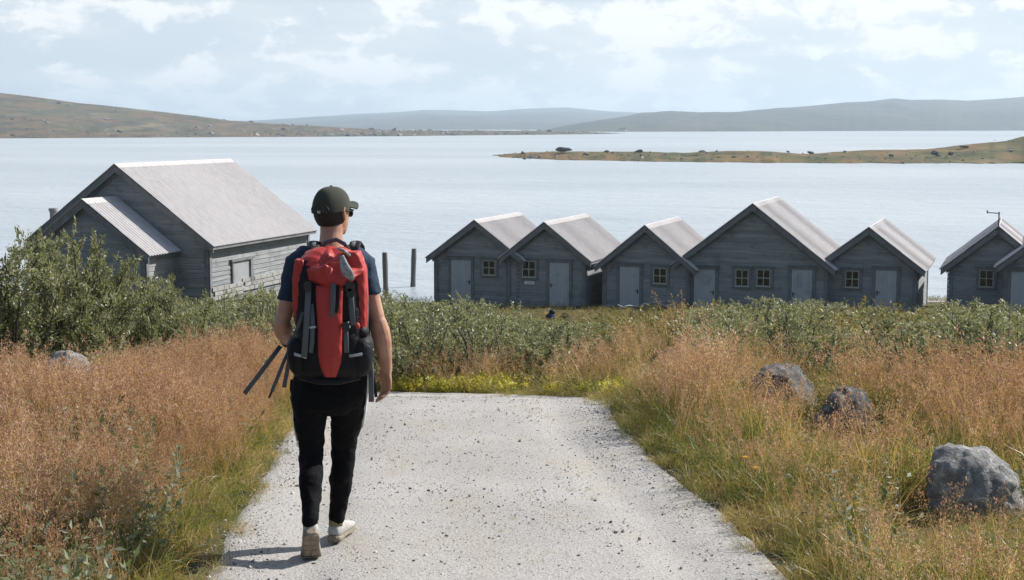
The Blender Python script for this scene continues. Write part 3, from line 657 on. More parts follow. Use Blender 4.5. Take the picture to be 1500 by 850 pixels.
# shuttered opening in the long wall: window seen at pixels 337-368
def side_y(px):
    best = None
    for k in range(400):
        q = 0.3 + k * 0.0175; x_ = 3.05
        wx = LX + math.cos(LT) * x_ + math.sin(LT) * q; wy = LY - math.sin(LT) * x_ + math.cos(LT) * q
        d = wy * _c + 4.0 * _s; pxx = 750 + F_PX * wx / d
        if best is None or abs(pxx - px) < best[0]: best = (abs(pxx - px), q, wy)
    return best[1], best[2]
q0, wy0 = side_y(339); q1, wy1 = side_y(366)
zt_ = at_y(750, 384, wy0).z + 5.35; zb_ = at_y(750, 420, wy0).z + 5.35
hx = 3.05
sh = MB(); sh.box((hx + 0.035, (q0 + q1) / 2 - 0.05, (zt_ + zb_) / 2), (0.03, (q1 - q0) - 0.15, zt_ - zb_)); so_ = sh.build('shutter', M['shutter'], lh)
fr = MB()
fr.box((hx + 0.05, q0 - 0.03, (zt_ + zb_) / 2), (0.06, 0.09, zt_ - zb_ + 0.1)); fr.box((hx + 0.05, q1 - 0.05, (zt_ + zb_) / 2), (0.11, 0.16, zt_ - zb_ + 0.1)); fr.box((hx + 0.06, (q0 + q1) / 2, zt_ + 0.045), (0.11, q1 - q0 + 0.3, 0.08))
fr.build('shutter_frame', M['trim_wood'], lh)
fd = MB(); rg = random.Random(3); yy = 0.3
while yy < 6.9:
    ln = rg.uniform(0.25, 0.5)
    for r_ in range(3): fd.box((hx + 0.045 + rg.uniform(0, 0.02), yy + ln / 2 + (r_ % 2) * 0.12, 0.38 - r_ * 0.14 + (yy > 2.0) * 0.10), (0.08, ln - 0.02, 0.12))
    yy += ln
fd.build('foundation', M['stone_base'], lh)
# porch: built in the house's own frame
PXo, PYo, PZr, PW_, PDR = -0.10, -1.61, -2.16 + 5.35, 2.22, 1.6
pr = MB(); hwp = PW_ - 0.25; yf = PYo + 0.22; yb = 0.23
zt2 = lambda x: PZr - 0.105 - abs(x) / PW_ * PDR
pr.prism([(PXo - hwp, yf, -0.5), (PXo + hwp, yf, -0.5), (PXo + hwp, yf, zt2(hwp)), (PXo, yf, zt2(0)), (PXo - hwp, yf, zt2(hwp))], (0, yb - yf, 0))
tmp = MB(); clad(tmp, -hwp, hwp, lambda z: max(0, (PZr - 0.105 - z) / PDR * PW_), -0.4, zt2(0) - 0.02, yf, -1)
for s in (-1, 1): clad_side(tmp, s * hwp, s, yf, yb, -0.4, zt2(hwp) - 0.03)
pr.add([(x + PXo, y, z) for x, y, z in tmp.v], tmp.f)
pr.build('porch_wall', M['wall_wood'], lh)
tmp = MB()
for s in (-1, 1): corrugated(tmp, PW_ + 0.03, PDR * (PW_ + .03) / PW_, PZr - 0.02, PYo - 0.03, yb, s, 0.15)
for s in (-1, 1):
    k = 0.2
    tmp.hull8([(0, PYo - .04, PZr + .018), (s * k, PYo - .04, PZr + .018 - k * PDR / PW_), (s * k, PYo - .04, PZr + .03 - k * PDR / PW_), (0, PYo - .04, PZr + .032)], [(0, yb, PZr + .018), (s * k, yb, PZr + .018 - k * PDR / PW_), (s * k, yb, PZr + .03 - k * PDR / PW_), (0, yb, PZr + .032)])
p2 = MB(); p2.add([(x + PXo, y, z) for x, y, z in tmp.v], tmp.f); p2.build('porch_roof', M['roof'], lh)
for s in (-1, 1):
    b = MB()
    b.hull8([(PXo, PYo, PZr - .03), (PXo + s * PW_, PYo, PZr - PDR - .03), (PXo + s * PW_, PYo, PZr - PDR - .25), (PXo, PYo, PZr - .26)], [(PXo, PYo + .03, PZr - .03), (PXo + s * PW_, PYo + .03, PZr - PDR - .03), (PXo + s * PW_, PYo + .03, PZr - PDR - .25), (PXo, PYo + .03, PZr - .26)])
    b.hull8([(PXo, PYo + .03, PZr - .06), (PXo + s * (PW_ - .03), PYo + .03, PZr - PDR - .06), (PXo + s * (PW_ - .03), PYo + .03, PZr - PDR - .1), (PXo, PYo + .03, PZr - .1)], [(PXo, yb, PZr - .06), (PXo + s * (PW_ - .03), yb, PZr - PDR - .06), (PXo + s * (PW_ - .03), yb, PZr - PDR - .1), (PXo, yb, PZr - .1)])
    b.build('porch_bargeboard', M['trim_wood'], lh)
    b = MB(); b.box((PXo + s * (hwp - .055), yf - .045, .6), (.13, .03, zt2(hwp) - .1 + 1.0 - .6)); b.box((PXo + s * (hwp + .04), yf + .04, .6), (.03, .13, zt2(hwp) - .1 + 1.0 - .6)); b.build('porch_corner_board', M['trim_wood'], lh)
b = MB(); xq = -2.9; zq = LH - abs(xq) / 3.35 * 2.43
b.rings_z([(xq, .86, zq - 0.3, .13, .13), (xq, .86, zq + 0.55, .12, .12), (xq, .86, zq + 0.555, .15, .15), (xq, .86, zq + 0.66, .15, .15)], 16); b.build('chimney', M['foam'], lh, smooth=False)

# mooring posts in the water
for lab, (px, pyt, Y_), lean in (('shorter dark mooring post in the water, left of the leaning one', (563.5, 370, 62), -0.02), ('taller dark mooring post leaning slightly right in the water', (606.5, 364.5, 65), 0.035)):
    tp = at_y(px, pyt, Y_); b = MB(); hh = tp.z + 9.0
    rows = []
    for k in range(9):
        q = k / 8; rr = 0.115 + 0.008 * math.sin(k * 2.1) + (0.006 * (1 - q))
        rows.append((lean * hh * (q - 1), 0.01 * math.sin(k), q * hh, rr, rr))
    b.rings_z(rows, 12); o_ = b.build('mooring_post', M['dark_post'], None); o_.location = (tp.x, tp.y, -9.0)
    tag(o_, lab, 'post', 'mooring posts by the shore')

# far cottages on the opposite shore
for lab, px, py, Y_ in (('tiny white cottage on the far shore under the right fell', 1271, 190.5, 2560), ('tiny pale cottage on the far shore at the tip of the low spit', 912, 193.6, 2120)):
    q = at_y(px, py, Y_); r_ = empty('shore_cottage', (q.x, q.y, -6.5), R(-10)); tag(r_, lab, 'cottage', 'cottages on the far shore')
    b = MB(); b.prism([(-5, 0, -1.5), (5, 0, -1.5), (5, 0, 2.6), (-5, 0, 2.6)], (0, 6, 0)); b.build('wall', M['white'], r_)
    b = MB(); b.prism([(-5.4, -.4, 2.6), (-5.4, 6.4, 2.6), (-5.4, 3, 5.2)], (10.8, 0, 0)); b.build('roof', M['rust'], r_)

# ------------------------------------------------------------------ boulders
def boulder(name, label, loc, size, seed, material, rz=0.0, sub=5, rough=0.22, flat=0.35, cat='boulder', group=None, lean=0.0):
    bm = bmesh.new(); bmesh.ops.create_icosphere(bm, subdivisions=sub, radius=1.0)
    rg = random.Random(seed); planes = []
    for _ in range(9):
        n = Vector((rg.gauss(0, 1), rg.gauss(0, 1), rg.gauss(0.2, 0.8))).normalized(); planes.append((n, rg.uniform(0.72, 0.95)))
    for v in bm.verts:
        p = v.co.copy()
        for n, d in planes:
            e = p.dot(n) - d
            if e > 0: p -= n * e * 0.85
        f = mnoise.fractal(p * 1.3 + Vector((seed * 3.1, 0, 0)), 1.0, 2.0, 5) * rough + mnoise.fractal(p * 5 + Vector((0, seed, 0)), 1.0, 2.0, 4) * rough * 0.25
        v.co = p * (1 + f)
    for v in bm.verts: v.co = Vector((v.co.x * size[0] + lean * v.co.z * size[2] * .8, v.co.y * size[1], v.co.z * size[2]))
    me = bpy.data.meshes.new(name); bm.to_mesh(me); bm.free(); me.materials.append(material)
    o_ = link(name, me, None, True); o_.location = loc; o_.rotation_euler = (0, 0, rz)
    return tag(o_, label, cat, group)
boulder('boulder', 'big grey lichen boulder nearest the camera, standing clear in the right grass', (2.57, 7.7, gz(2.57, 7.7) + 0.03), (0.33, 0.25, 0.34), 58, M['rock'], 0.35, rough=0.15, lean=-0.42)
boulder('boulder', 'dark grey boulder with a flat top, half sunk in the red grass', (2.16, 11.2, gz(2.16, 11.2) + 0.01), (0.34, 0.26, 0.33), 57, M['rock_dim'], 0.3, rough=0.14)
boulder('boulder', 'brownish boulder deep in grass between the dark one and the big near one', (2.40, 10.1, gz(2.40, 10.1) - 0.02), (0.29, 0.22, 0.33), 63, M['rock_dim'], 1.2, rough=0.14)
boulder('boulder', 'low pale boulder almost hidden in the grass beyond the other right boulders', (1.76, 13.6, gz(1.76, 13.6) - 0.02), (0.36, 0.3, 0.30), 21, M['rock'], 0.1, rough=0.14)
boulder('boulder', 'low pale boulder among grass below the large willows on the left', (-3.68, 11.6, gz(-3.68, 11.6) + 0.10), (0.24, 0.22, 0.28), 17, M['rock'], 0.6, rough=0.14)
ROCKS = [(2.57, 7.7, .34), (2.16, 11.2, .32), (2.40, 10.1, .27), (1.76, 13.6, .34), (-3.68, 11.6, .22)]
def rock_clear(x, y):
    """grass grows shorter just before the stones"""
    f_ = np.ones(len(x))
    for a, b, r_ in ROCKS:
        ux, uy = a / math.hypot(a, b), b / math.hypot(a, b); dx, dy = x - a, y - b; al = -(dx * ux + dy * uy); ac = np.abs(dx * uy - dy * ux)
        f_ = np.minimum(f_, np.where((ac < r_ * 1.35) & (al > -.1) & (al < 1.5), np.interp(al, [0, 1.5], [0.30, 0.70]), 1.0))
    return f_
for lab, px, py, Y_, sz, sd in (
        ('largest dark boulder on the crest of the headland, left part', 826, 219, 333, (1.9, 1.2, 0.55), 31), ('small dark boulder left of the largest one on the headland', 766, 224, 345, (.55, .5, .32), 32),
        ('flat dark boulder on the headland crest, right of the largest one', 889, 222, 325, (.65, .6, .26), 33), ('dark boulder at the headland middle near its shore', 1231, 233, 298, (.8, .7, .34), 34),
        ('tall dark boulder on the right slope of the headland', 1369, 224, 302, (.8, .7, .5), 35), ('dark boulder just right of the tall one on the headland slope', 1393, 225, 300, (.7, .6, .42), 36),
        ('flat dark slab near the right headland skyline', 1412, 215, 322, (1.2, .8, 0.26), 37), ('low dark slab at the right headland edge below the skyline', 1457, 212, 325, (1.1, .8, 0.25), 38)):
    q = at_y(px, py, Y_); boulder('boulder', lab, q, sz, sd, M['dark_rock'], sd, 4, 0.3, group='dark boulders on the headland')

# ------------------------------------------------------------------ things lying before the boathouses
def ground_at(px, py, Y_): q = at_y(px, py, Y_); return q
q = at_y(806, 466, 43.5)
bgo = empty('bag', (q.x, q.y, gz(q.x, q.y)), 0.3); tag(bgo, 'dark blue bag standing upright in the low willows', 'bag', 'bags left in the willows')
zt_ = at_y(806, 457, 43.5).z - gz(q.x, q.y)
b = MB(); b.rings_z([(0, 0, 0, .13, .10), (0, 0, zt_ * .4, .16, .12), (0.01, 0, zt_ * .75, .14, .11), (0.03, 0, zt_ * .9, .08, .07)], 16); b.build('sack', M['blue_cloth'], bgo, True)
b = MB(); b.ell((0.06, 0, zt_ * .97), (.10, .09, .09)); b.build('flap', M['black_nylon'], bgo, True)
q = at_y(828, 467, 43.0); zt_ = at_y(828, 462, 43).z - gz(q.x, q.y)
bgo = empty('bag', (q.x, q.y, gz(q.x, q.y)), -0.2); tag(bgo, 'black bag lying flat in the low willows beside the blue one', 'bag', 'bags left in the willows')
b = MB(); b.ell((0, 0, zt_ - .12), (.24, .14, .12)); b.rings_z([(0, 0, 0, .2, .12), (0, 0, zt_ - .1, .2, .12)], 12); b.build('sack', M['black_nylon'], bgo, True)
b = MB(); b.tube([(-.12, -.05, zt_ - .03), (-.05, -.06, zt_ + .06), (.06, -.06, zt_ + .06), (.12, -.05, zt_ - .03)], .018, 8); b.build('handle', M['webbing'], bgo, True)
q = at_y(925, 452, 50.3); dwz = q.z
dl = MB(); rg = random.Random(5); g0 = gz(q.x, q.y)
dl.tube([(-.1, 0, g0 - dwz - .1), (.0, .1, .1)], [.06, .05], 8)
dl.tube([(.55, 0, g0 - dwz - .1), (.52, .1, .12)], [.05, .04], 8)
dl.tube([(-.45, -.1, .02), (-.1, 0, .10), (.35, .02, .05), (.5, 0, .14)], [.05, .06, .05, .04], 8, flat=((0, 0, 1), .5))
dl.tube([(-.5, 0, .12), (-.2, 0, .0), (.1, 0, -.02)], [.06, .06, .05], 8, flat=((0, 0, 1), .5))
dl.tube([(.3, 0, .0), (.48, 0, .18), (.6, .0, .14)], [.05, .05, .03], 8)
dl.tube([(.5, 0, .16), (.9, .1, .22), (1.25, .1, .06), (1.45, .2, -.15)], [.025, .022, .02, .016], 6)
dl.tube([(.9, .1, .2), (1.2, .1, .24)], [.02, .014], 6); dl.tube([(1.2, .1, .1), (1.5, .1, .12), (1.6, .1, .0)], [.018, .014, .01], 6)
o_ = dl.build('driftwood', M['driftwood'], None, True); o_.location = q; tag(o_, 'bleached driftwood branch propped before a boathouse door', 'driftwood')

# ------------------------------------------------------------------ hiker, walking away
HX, HY = -0.898, 7.0; HZ = -2.125
def V3(*a): return Vector(a)
SHL, ELL, WRL = V3(-.160, -.01, 1.450), V3(-.240, -.035, 1.160), V3(-.240, .155, 1.035)
SHR, ELR, WRR = V3(.160, -.01, 1.445), V3(.236, -.035, 1.165), V3(.272, .01, .925)
HIPL, KNL, ANL = V3(-.095, 0, .90), V3(-.117, .055, .515), V3(-.090, -.195, .205)
HIPR, KNR, ANR = V3(.078, 0, .90), V3(.036, .145, .485), V3(-.008, .165, .09)
HEADC = V3(.008, .035, 1.70); YAW = R(-30)
HM = Matrix.Rotation(YAW, 3, 'Z')
def hp(x, y, z): return HEADC + HM @ Vector((x, y, z))
def lerp_pts(a, b, n, bow=V3(0, 0, 0)): return [a.lerp(b, k / (n - 1)) + bow * math.sin(math.pi * k / (n - 1)) for k in range(n)]
def limb(mb, a, b, rad, bow=V3(0, 0, 0), n=14): mb.tube(lerp_pts(a, b, len(rad), bow), rad, n, round_ends=True)
def hand(mb, wrist, down, palm, curl, spread_=0.10, size=1.0, thumb_side=1):
    """palm and five fingers; palm = direction the palm faces, curl = bend of each knuckle in radians"""
    d = down.normalized(); pn = (palm - d * palm.dot(d)).normalized(); ac = d.cross(pn) * thumb_side       # ac points to the thumb
    fr_ = Matrix((ac, pn, d)).transposed()
    # palm: flattened loft from wrist to knuckles
    rows = [(0, .027, .020), (.02, .030, .020), (.045, .038, .019), (.07, .041, .017), (.092, .040, .014), (.10, .036, .011)]
    rings = []
    for t_, rx, ry in rows:
        c = wrist + d * t_ * size; rings.append([c + ac * math.cos(2 * math.pi * j / 14) * rx * size + pn * math.sin(2 * math.pi * j / 14) * ry * size for j in range(14)])
    mb.loft(rings)
    mb.ell(wrist + d * .035 * size + ac * .024 * size + pn * .010 * size, (.018 * size, .014 * size, .03 * size), fr_)
    for i, (off, ln, r_) in enumerate(((.029, .076, .0092), (.0095, .084, .0096), (-.0105, .078, .0092), (-.029, .062, .0082))):
        b = wrist + d * (.090 - abs(off) * .12) * size + ac * off * size; dr = (d + ac * (off * spread_ * 28 * .1)).normalized(); P = [b - d * .02 * size, b]; a_ = 0; p_ = b.copy()
        for seg, fr in enumerate((.46, .31, .23)):
            a_ += curl[i] * (.75, 1.05, .75)[seg]
            q = dr * math.cos(a_) + pn * math.sin(a_); p_ = p_ + q * ln * fr * size; P.append(p_.copy())
        mb.tube(P, [r_ * size * k for k in (1.0, 1.02, .98, .88, .74)], 10, round_ends=True)
    b = wrist + d * .026 * size + ac * .026 * size + pn * .006 * size
    t1 = b + (d * .55 + ac * .72 + pn * .25).normalized() * .040 * size; t2 = t1 + (d * .85 + ac * .25 + pn * .42).normalized() * .032 * size; t3 = t2 + (d * .9 - ac * .05 + pn * .45).normalized() * .025 * size
    mb.tube([b, t1, t2, t3], [.0135 * size, .0115 * size, .0105 * size, .0085 * size], 10, round_ends=True)

body = MB()
# torso, neck, head
body.rings_z([(0, 0, .80, .10, .08), (0, 0, .86, .155, .105), (0, 0, .95, .150, .100), (0, 0, 1.05, .138, .092), (0, 0, 1.18, .150, .098), (0, -.005, 1.30, .168, .105), (0, -.01, 1.40, .175, .098), (0, -.012, 1.47, .150, .080), (0, -.008, 1.51, .095, .066)], 28, 2.3)
body.tube([(0, -.015, 1.44), (.002, .0, 1.54), (.005, .018, 1.60), (.007, .028, 1.66)], [.066, .0575, .056, .058], 18)
body.ell(hp(0, -.005, .022), (.075, .096, .098), HM, 22, 16)
body.rings_z([(*hp(0, .03, z)[:2], HEADC.z + z, rx, ry) for z, rx, ry in ((-.105, .030, .04), (-.10, .044, .055), (-.085, .054, .064), (-.05, .062, .070), (0, .067, .072), (.04, .064, .07))], 22)
body.ell(hp(0, .083, -.096), (.020, .016, .016), HM)                                    # chin
body.tube([hp(0, .096, .012), hp(0, .108, -.012), hp(0, .117, -.032), hp(0, .104, -.042)], [.009, .011, .0135, .008], 10, round_ends=True)   # nose
body.tube([hp(-.019, .096, -.066), hp(0, .104, -.064), hp(.019, .096, -.066)], [.005, .007, .005], 8, round_ends=True)   # lips
body.tube([hp(-.017, .095, -.074), hp(0, .102, -.0755), hp(.017, .095, -.074)], [.005, .0065, .005], 8, round_ends=True)
for s in (-1, 1):
    body.tube([hp(s * .012, .096, .022), hp(s * .032, .092, .026), hp(s * .05, .078, .020)], [.007, .008, .006], 8, round_ends=True)   # brow
    body.ell(hp(s * .030, .083, .004), (.013, .010, .010), HM)                           # eye behind the lens
    # ear: rim and lobe
    e = [hp(s * .073, .004, -.028), hp(s * .080, -.010, -.010), hp(s * .087, -.022, .012), hp(s * .085, -.014, .030), hp(s * .078, .002, .026)]
    body.tube(e, [.007, .007, .0075, .007, .006], 8, round_ends=True)
    body.ell(hp(s * .076, -.004, .004), (.006, .014, .022), HM, 12, 8)
# arms
for sh, el_, wr in ((SHL, ELL, WRL), (SHR, ELR, WRR)):
    limb(body, sh, el_, [.048, .050, .048, .044, .041, .039])
    limb(body, el_, wr, [.043, .049, .047, .040, .033, .029], bow=V3(.004 if sh.x > 0 else -.004, 0, 0))
    body.ell(sh, (.048, .056, .052))
hand(body, WRR, V3(-.03, .03, -1), V3(-.80, -.60, 0), (.30, .42, .50, .58), size=1.06, thumb_side=1)
hand(body, WRL, V3(.45, .75, -.48), V3(.75, -.35, .1), (.85, .95, 1.0, 1.05), size=1.0, thumb_side=-1)
# legs, thinner than the trousers
for hip, kn, an in ((HIPL, KNL, ANL), (HIPR, KNR, ANR)):
    limb(body, hip, kn, [.070, .070, .060, .050, .040]); limb(body, kn, an, [.038, .038, .036, .030, .027])
me = remesh(body, 0.0046, 3, .5); me.name = 'person'
person = link('person', me, None, True); me.materials.clear(); me.materials.append(M['skin']); me.polygons.foreach_set('material_index', [0] * len(me.polygons))
person.location = (HX, HY, HZ)
tag(person, 'hiker in navy shirt and black trousers walking away down the gravel track', 'person')

# T-shirt
sh_ = MB()
sh_.rings_z([(0, 0, .90, .150, .100), (0, 0, .95, .160, .108), (0, 0, 1.05, .158, .108), (0, 0, 1.18, .166, .112), (0, -.005, 1.30, .174, .116), (0, -.01, 1.40, .170, .108), (0, -.012, 1.46, .150, .092), (0, -.008, 1.505, .112, .080), (.002, 0, 1.535, .070, .066)], 30, 2.3)
for s, sh, el_ in ((-1, SHL, ELL), (1, SHR, ELR)):
    dn = (el_ - sh); end = sh + dn * (.63 if s < 0 else .52)
    sh_.tube([sh + V3(-s * .09, 0, .035), sh + V3(-s * .04, 0, .025), sh + V3(s * .006, 0, .0), sh + dn * .25, sh + dn * .42, end], [.066, .070, .066, .060, .055, .055], 18)
me = remesh(sh_, .006, 4, .5); so = link('shirt', me, person, True); me.materials.clear(); me.materials.append(M['shirt'])
dtx = bpy.data.textures.new('folds', 'CLOUDS'); dtx.noise_scale = .09; dtx.noise_depth = 2
def wrinkle(o_, st, tex=None):
    d_ = o_.modifiers.new('folds', 'DISPLACE'); d_.texture = tex or dtx; d_.strength = st; d_.mid_level = .5; d_.texture_coords = 'LOCAL'
wrinkle(so, .022)
# trousers
pt = MB()
pt.rings_z([(-.006, 0, .70, .07, .085), (-.008, 0, .74, .145, .115), (-.008, 0, .80, .176, .128), (-.006, 0, .87, .176, .124), (-.004, 0, .95, .168, .118), (-.004, 0, .98, .165, .116)], 28, 2.3)
pt.tube([HIPL + V3(.005, 0, 0), V3(-.112, .01, .77), V3(-.118, .035, .65), KNL + V3(0, .0, .03), KNL + V3(0, -.01, -.05), KNL.lerp(ANL, .45) + V3(0, -.012, 0), KNL.lerp(ANL, .75), ANL + V3(0, -.01, .01)], [.098, .098, .082, .066, .060, .060, .048, .042], 20, round_ends=True)
pt.tube([HIPR, V3(.068, .04, .77), V3(.060, .09, .65), KNR + V3(0, 0, .03), KNR + V3(0, 0, -.05), KNR.lerp(ANR, .4) + V3(.002, -.012, 0), KNR.lerp(ANR, .72), ANR + V3(0, -.005, .035)], [.098, .098, .082, .066, .060, .060, .047, .043], 20, round_ends=True)
me = remesh(pt, .006, 4, .5); po = link('trousers', me, person, True); me.materials.clear(); me.materials.append(M['pants'])
dt2 = bpy.data.textures.new('creases', 'CLOUDS'); dt2.noise_scale = .055; dt2.noise_depth = 2
wrinkle(po, .018, dt2)
for pl_ in ([(-.186, -.005, .93), (-.1905, -.005, .85), (-.196, 0, .78), (-.200, .02, .68), (-.196, .032, .61), (-.186, .045, .55)], [(.176, -.01, .95), (.182, -.01, .90), (.178, .0, .83), (.170, .02, .77), (.160, .04, .70), (.142, .07, .62)]):
    b = MB(); b.tube(pl_, .011, 8, flat=((1, 0, 0), .45)); b.build('side_stripe', M['white'], po, True)

# shoes: built along the foot, then bent at the ball for the trailing left one
def shoe(M4, bend):
    def dfm(p):
        x, y, z = p
        if bend and y < .19:
            k = min(1, (.19 - y) / .05); a = -bend * k; yy, zz = y - .19, z
            y = .19 + yy * math.cos(a) - zz * math.sin(a); z = yy * math.sin(a) + zz * math.cos(a)
        return M4 @ Vector((x, y, z))
    rows_u = [(.0, .022, .045, .055), (.012, .031, .020, .085), (.04, .036, .014, .10), (.07, .038, .014, .105), (.10, .0385, .014, .094), (.14, .041, .014, .080), (.19, .046, .014, .066), (.23, .045, .014, .055), (.265, .036, .016, .044), (.285, .020, .02, .034)]
    up = MB(); rings = []
    for y, rx, z0, z1 in rows_u:
        cz = (z0 + z1) / 2; rz = (z1 - z0) / 2
        rings.append([dfm((rx * math.copysign(abs(math.cos(t)) ** .8, math.cos(t)), y, cz + rz * math.copysign(abs(math.sin(t)) ** .75, math.sin(t)))) for t in [2 * math.pi * j / 18 for j in range(18)]])
    up.loft(rings); o_ = up.build('shoe', M['shoe'], person, True)
    sl = MB(); rings = []
    for y, rx, z0, z1 in [(-.006, .020, .004, .034), (.006, .034, .0, .032), (.04, .041, -.002, .028), (.09, .039, -.002, .025), (.13, .041, -.001, .024), (.19, .050, -.001, .024), (.235, .049, .0, .024), (.275, .037, .003, .026), (.296, .017, .008, .028)]:
        cz = (z0 + z1) / 2; rz = (z1 - z0) / 2
        rings.append([dfm((rx * math.copysign(abs(math.cos(t)) ** .6, math.cos(t)), y, cz + rz * math.copysign(abs(math.sin(t)) ** .6, math.sin(t)))) for t in [2 * math.pi * j / 20 for j in range(20)]])
    sl.loft(rings)
    for k in range(7):
        y = .02 + .04 * k; wdt = .034 if k < 4 else .042
        for s in (-1, 1):
            c = [dfm((s * wdt * .50 + dx, y + dy, zz)) for zz in (-.0035, 0.0) for dx, dy in ((-wdt * .42, -.015), (wdt * .42, -.015), (wdt * .30, .012), (-wdt * .42, .016))]
            sl.hull8(c[:4], c[4:])
    sl.build('sole', M['sole'], o_, False)
    cl = MB(); rings = []
    for y, z, r_, ry in ((.048, .075, .036, .048), (.05, .10, .035, .047), (.052, .118, .036, .048), (.053, .124, .033, .045)):
        rings.append([dfm((r_ * math.cos(t), y + ry * math.sin(t), z - .012 * math.sin(t))) for t in [2 * math.pi * j / 18 for j in range(18)]])
    cl.loft(rings); cl.build('collar', M['heel'], o_, True)
    return o_
ML = Matrix.Translation((-.068, -.335, .0)) @ Matrix.Rotation(R(9), 4, 'Z') @ Matrix.Scale(1.06, 4)
shoe(ML, R(50))
MR = Matrix.Translation((-.022, .118, .002)) @ Matrix.Rotation(R(-11), 4, 'Z')
shoe(MR, 0)

# cap, hair, sunglasses, wristband
cp = MB(); rings = []
for k in range(15):
    th = math.pi / 2 * (k / 14); r_ = math.cos(th); z = math.sin(th)
    ring = []
    for j in range(36):
        a = 2 * math.pi * j / 36; f = 1 + (.012 * math.cos(6 * a) if k < 13 else 0)
        zz = .025 + .108 * z ** .92 - (.018 * (1 - z) * (.5 - .5 * math.sin(a)))
        ring.append(hp(.0885 * max(r_, .02) ** .78 * math.cos(a) * f, -.006 + .1085 * max(r_, .02) ** .78 * math.sin(a) * f, zz))
    rings.append(ring)
inner = [[HEADC + HM @ ((HM.transposed() @ (p - HEADC)) * .975) for p in r_] for r_ in rings[::-1]]
cp.loft(rings + inner, caps=False); capo = cp.build('cap', M['cap'], person, True)
br_ = MB(); top = []; bot = []
nb = 22; rows = 7
for lay, dz in ((top, .0035), (bot, -.0035)):
    for i in range(rows):
        q = i / (rows - 1); ring = []
        for j in range(nb):
            a = (j / (nb - 1) - .5) * R(132); rr = 1.0
            x = math.sin(a) * (.086 + q * .010); y0 = .098 * math.cos(a); ext = .078 * q * (math.cos(a * .95)) ** .55
            ring.append(hp(x, y0 + ext - .006, .040 + .010 * q - .022 * (x / .09) ** 2 * q - .01 * (x / .09) ** 2 + dz))
        lay.append(ring)
vs = [p for lay in (top, bot) for r_ in lay for p in r_]; fs = []; o2 = rows * nb
for i in range(rows - 1):
    for j in range(nb - 1):
        a = i * nb + j; fs.append((a, a + 1, a + nb + 1, a + nb)); fs.append((o2 + a, o2 + a + nb, o2 + a + nb + 1, o2 + a + 1))
edge = [(rows - 1) * nb + j for j in range(nb)]; sides = [i * nb for i in range(rows)] + edge[1:] + [i * nb + nb - 1 for i in range(rows - 2, -1, -1)]
for a, b_ in zip(sides[:-1], sides[1:]): fs.append((a, b_, o2 + b_, o2 + a))
br_.add(vs, fs); br_.build('brim', M['cap'], capo, True)
b = MB(); b.ell(hp(0, -.006, .134), (.008, .008, .005), HM, 10, 6); b.build('button', M['cap'], capo, True)
b = MB(); b.tube([hp(math.sin(a) * .09, -.006 - math.cos(a) * .112, .012) for a in np.linspace(-.55, .55, 9)], .009, 8, flat=((math.sin(0), 1, 0), .35)); b.build('strap', M['cap'], capo, True)
b = MB(); b.box(hp(.01, -.1195, .012), (.018, .004, .012), HM); b.build('buckle', M['metal'], capo)
b = MB(); b.tube([hp(math.sin(a) * .052, -.1085 + abs(math.sin(a)) * .012, .016 + math.cos(a) * .036) for a in np.linspace(-1.5, 1.5, 13)], .004, 6); b.build('opening_binding', M['hair'], capo, True)
hr = MB(); hr.ell(hp(0, -.011, .012), (.0785, .099, .100), HM, 24, 18)
me = hr.mesh('hair'); bm = bmesh.new(); bm.from_mesh(me)
inv_ = HM.transposed()
dele = [v for v in bm.verts if (inv_ @ (v.co - HEADC)).z < -.070 or ((inv_ @ (v.co - HEADC)).y > .02 and (inv_ @ (v.co - HEADC)).z < .03)]
bmesh.ops.delete(bm, geom=dele, context='VERTS'); bm.to_mesh(me); bm.free(); me.materials.append(M['hair']); link('hair', me, person, True)
sg = MB()
for s in (-1, 1):
    sg.tube([hp(s * .070, .078, .010), hp(s * .078, .03, .012), hp(s * .080, -.012, .012)], .0028, 6)
sg.tube([hp(-.072, .080, .014), hp(-.035, .106, .016), hp(0, .112, .015), hp(.035, .106, .016), hp(.072, .080, .014)], .003, 6)
so_ = sg.build('sunglasses', M['plastic'], person, True)
for s in (-1, 1):
    b = MB(); b.ell(hp(s * .037, .099, -.003), (.028, .010, .020), HM @ Matrix.Rotation(-s * .45, 3, 'Z')); b.build('lens', M['plastic'], so_, True)
b = MB(); dW = (WRL - ELL).normalized(); b.tube([WRL - dW * .035, WRL - dW * .012], [.036, .035], 16); b.build('wristband', M['plastic'], person, True)

# ------------------------------------------------------------------ rucksack
pk = empty('rucksack', (HX, HY, HZ)); tag(pk, 'large red and black rucksack with grey straps on the hiker\'s back', 'rucksack')
CX = .030
sack = MB()
sack.rings_z([(CX, -.235, .915, .120, .06), (CX, -.24, .935, .150, .105), (CX, -.25, .98, .166, .125), (CX, -.25, 1.10, .168, .132), (CX, -.25, 1.25, .164, .130), (CX, -.245, 1.38, .160, .122), (CX - .004, -.235, 1.46, .152, .112), (CX - .004, -.225, 1.50, .135, .09)], 32, 3.0)
me = remesh(sack, .007, 4, .5); sk = link('sack', me, pk, True); me.materials.clear(); me.materials.append(M['black_nylon']); wrinkle(sk, .016, dtx)
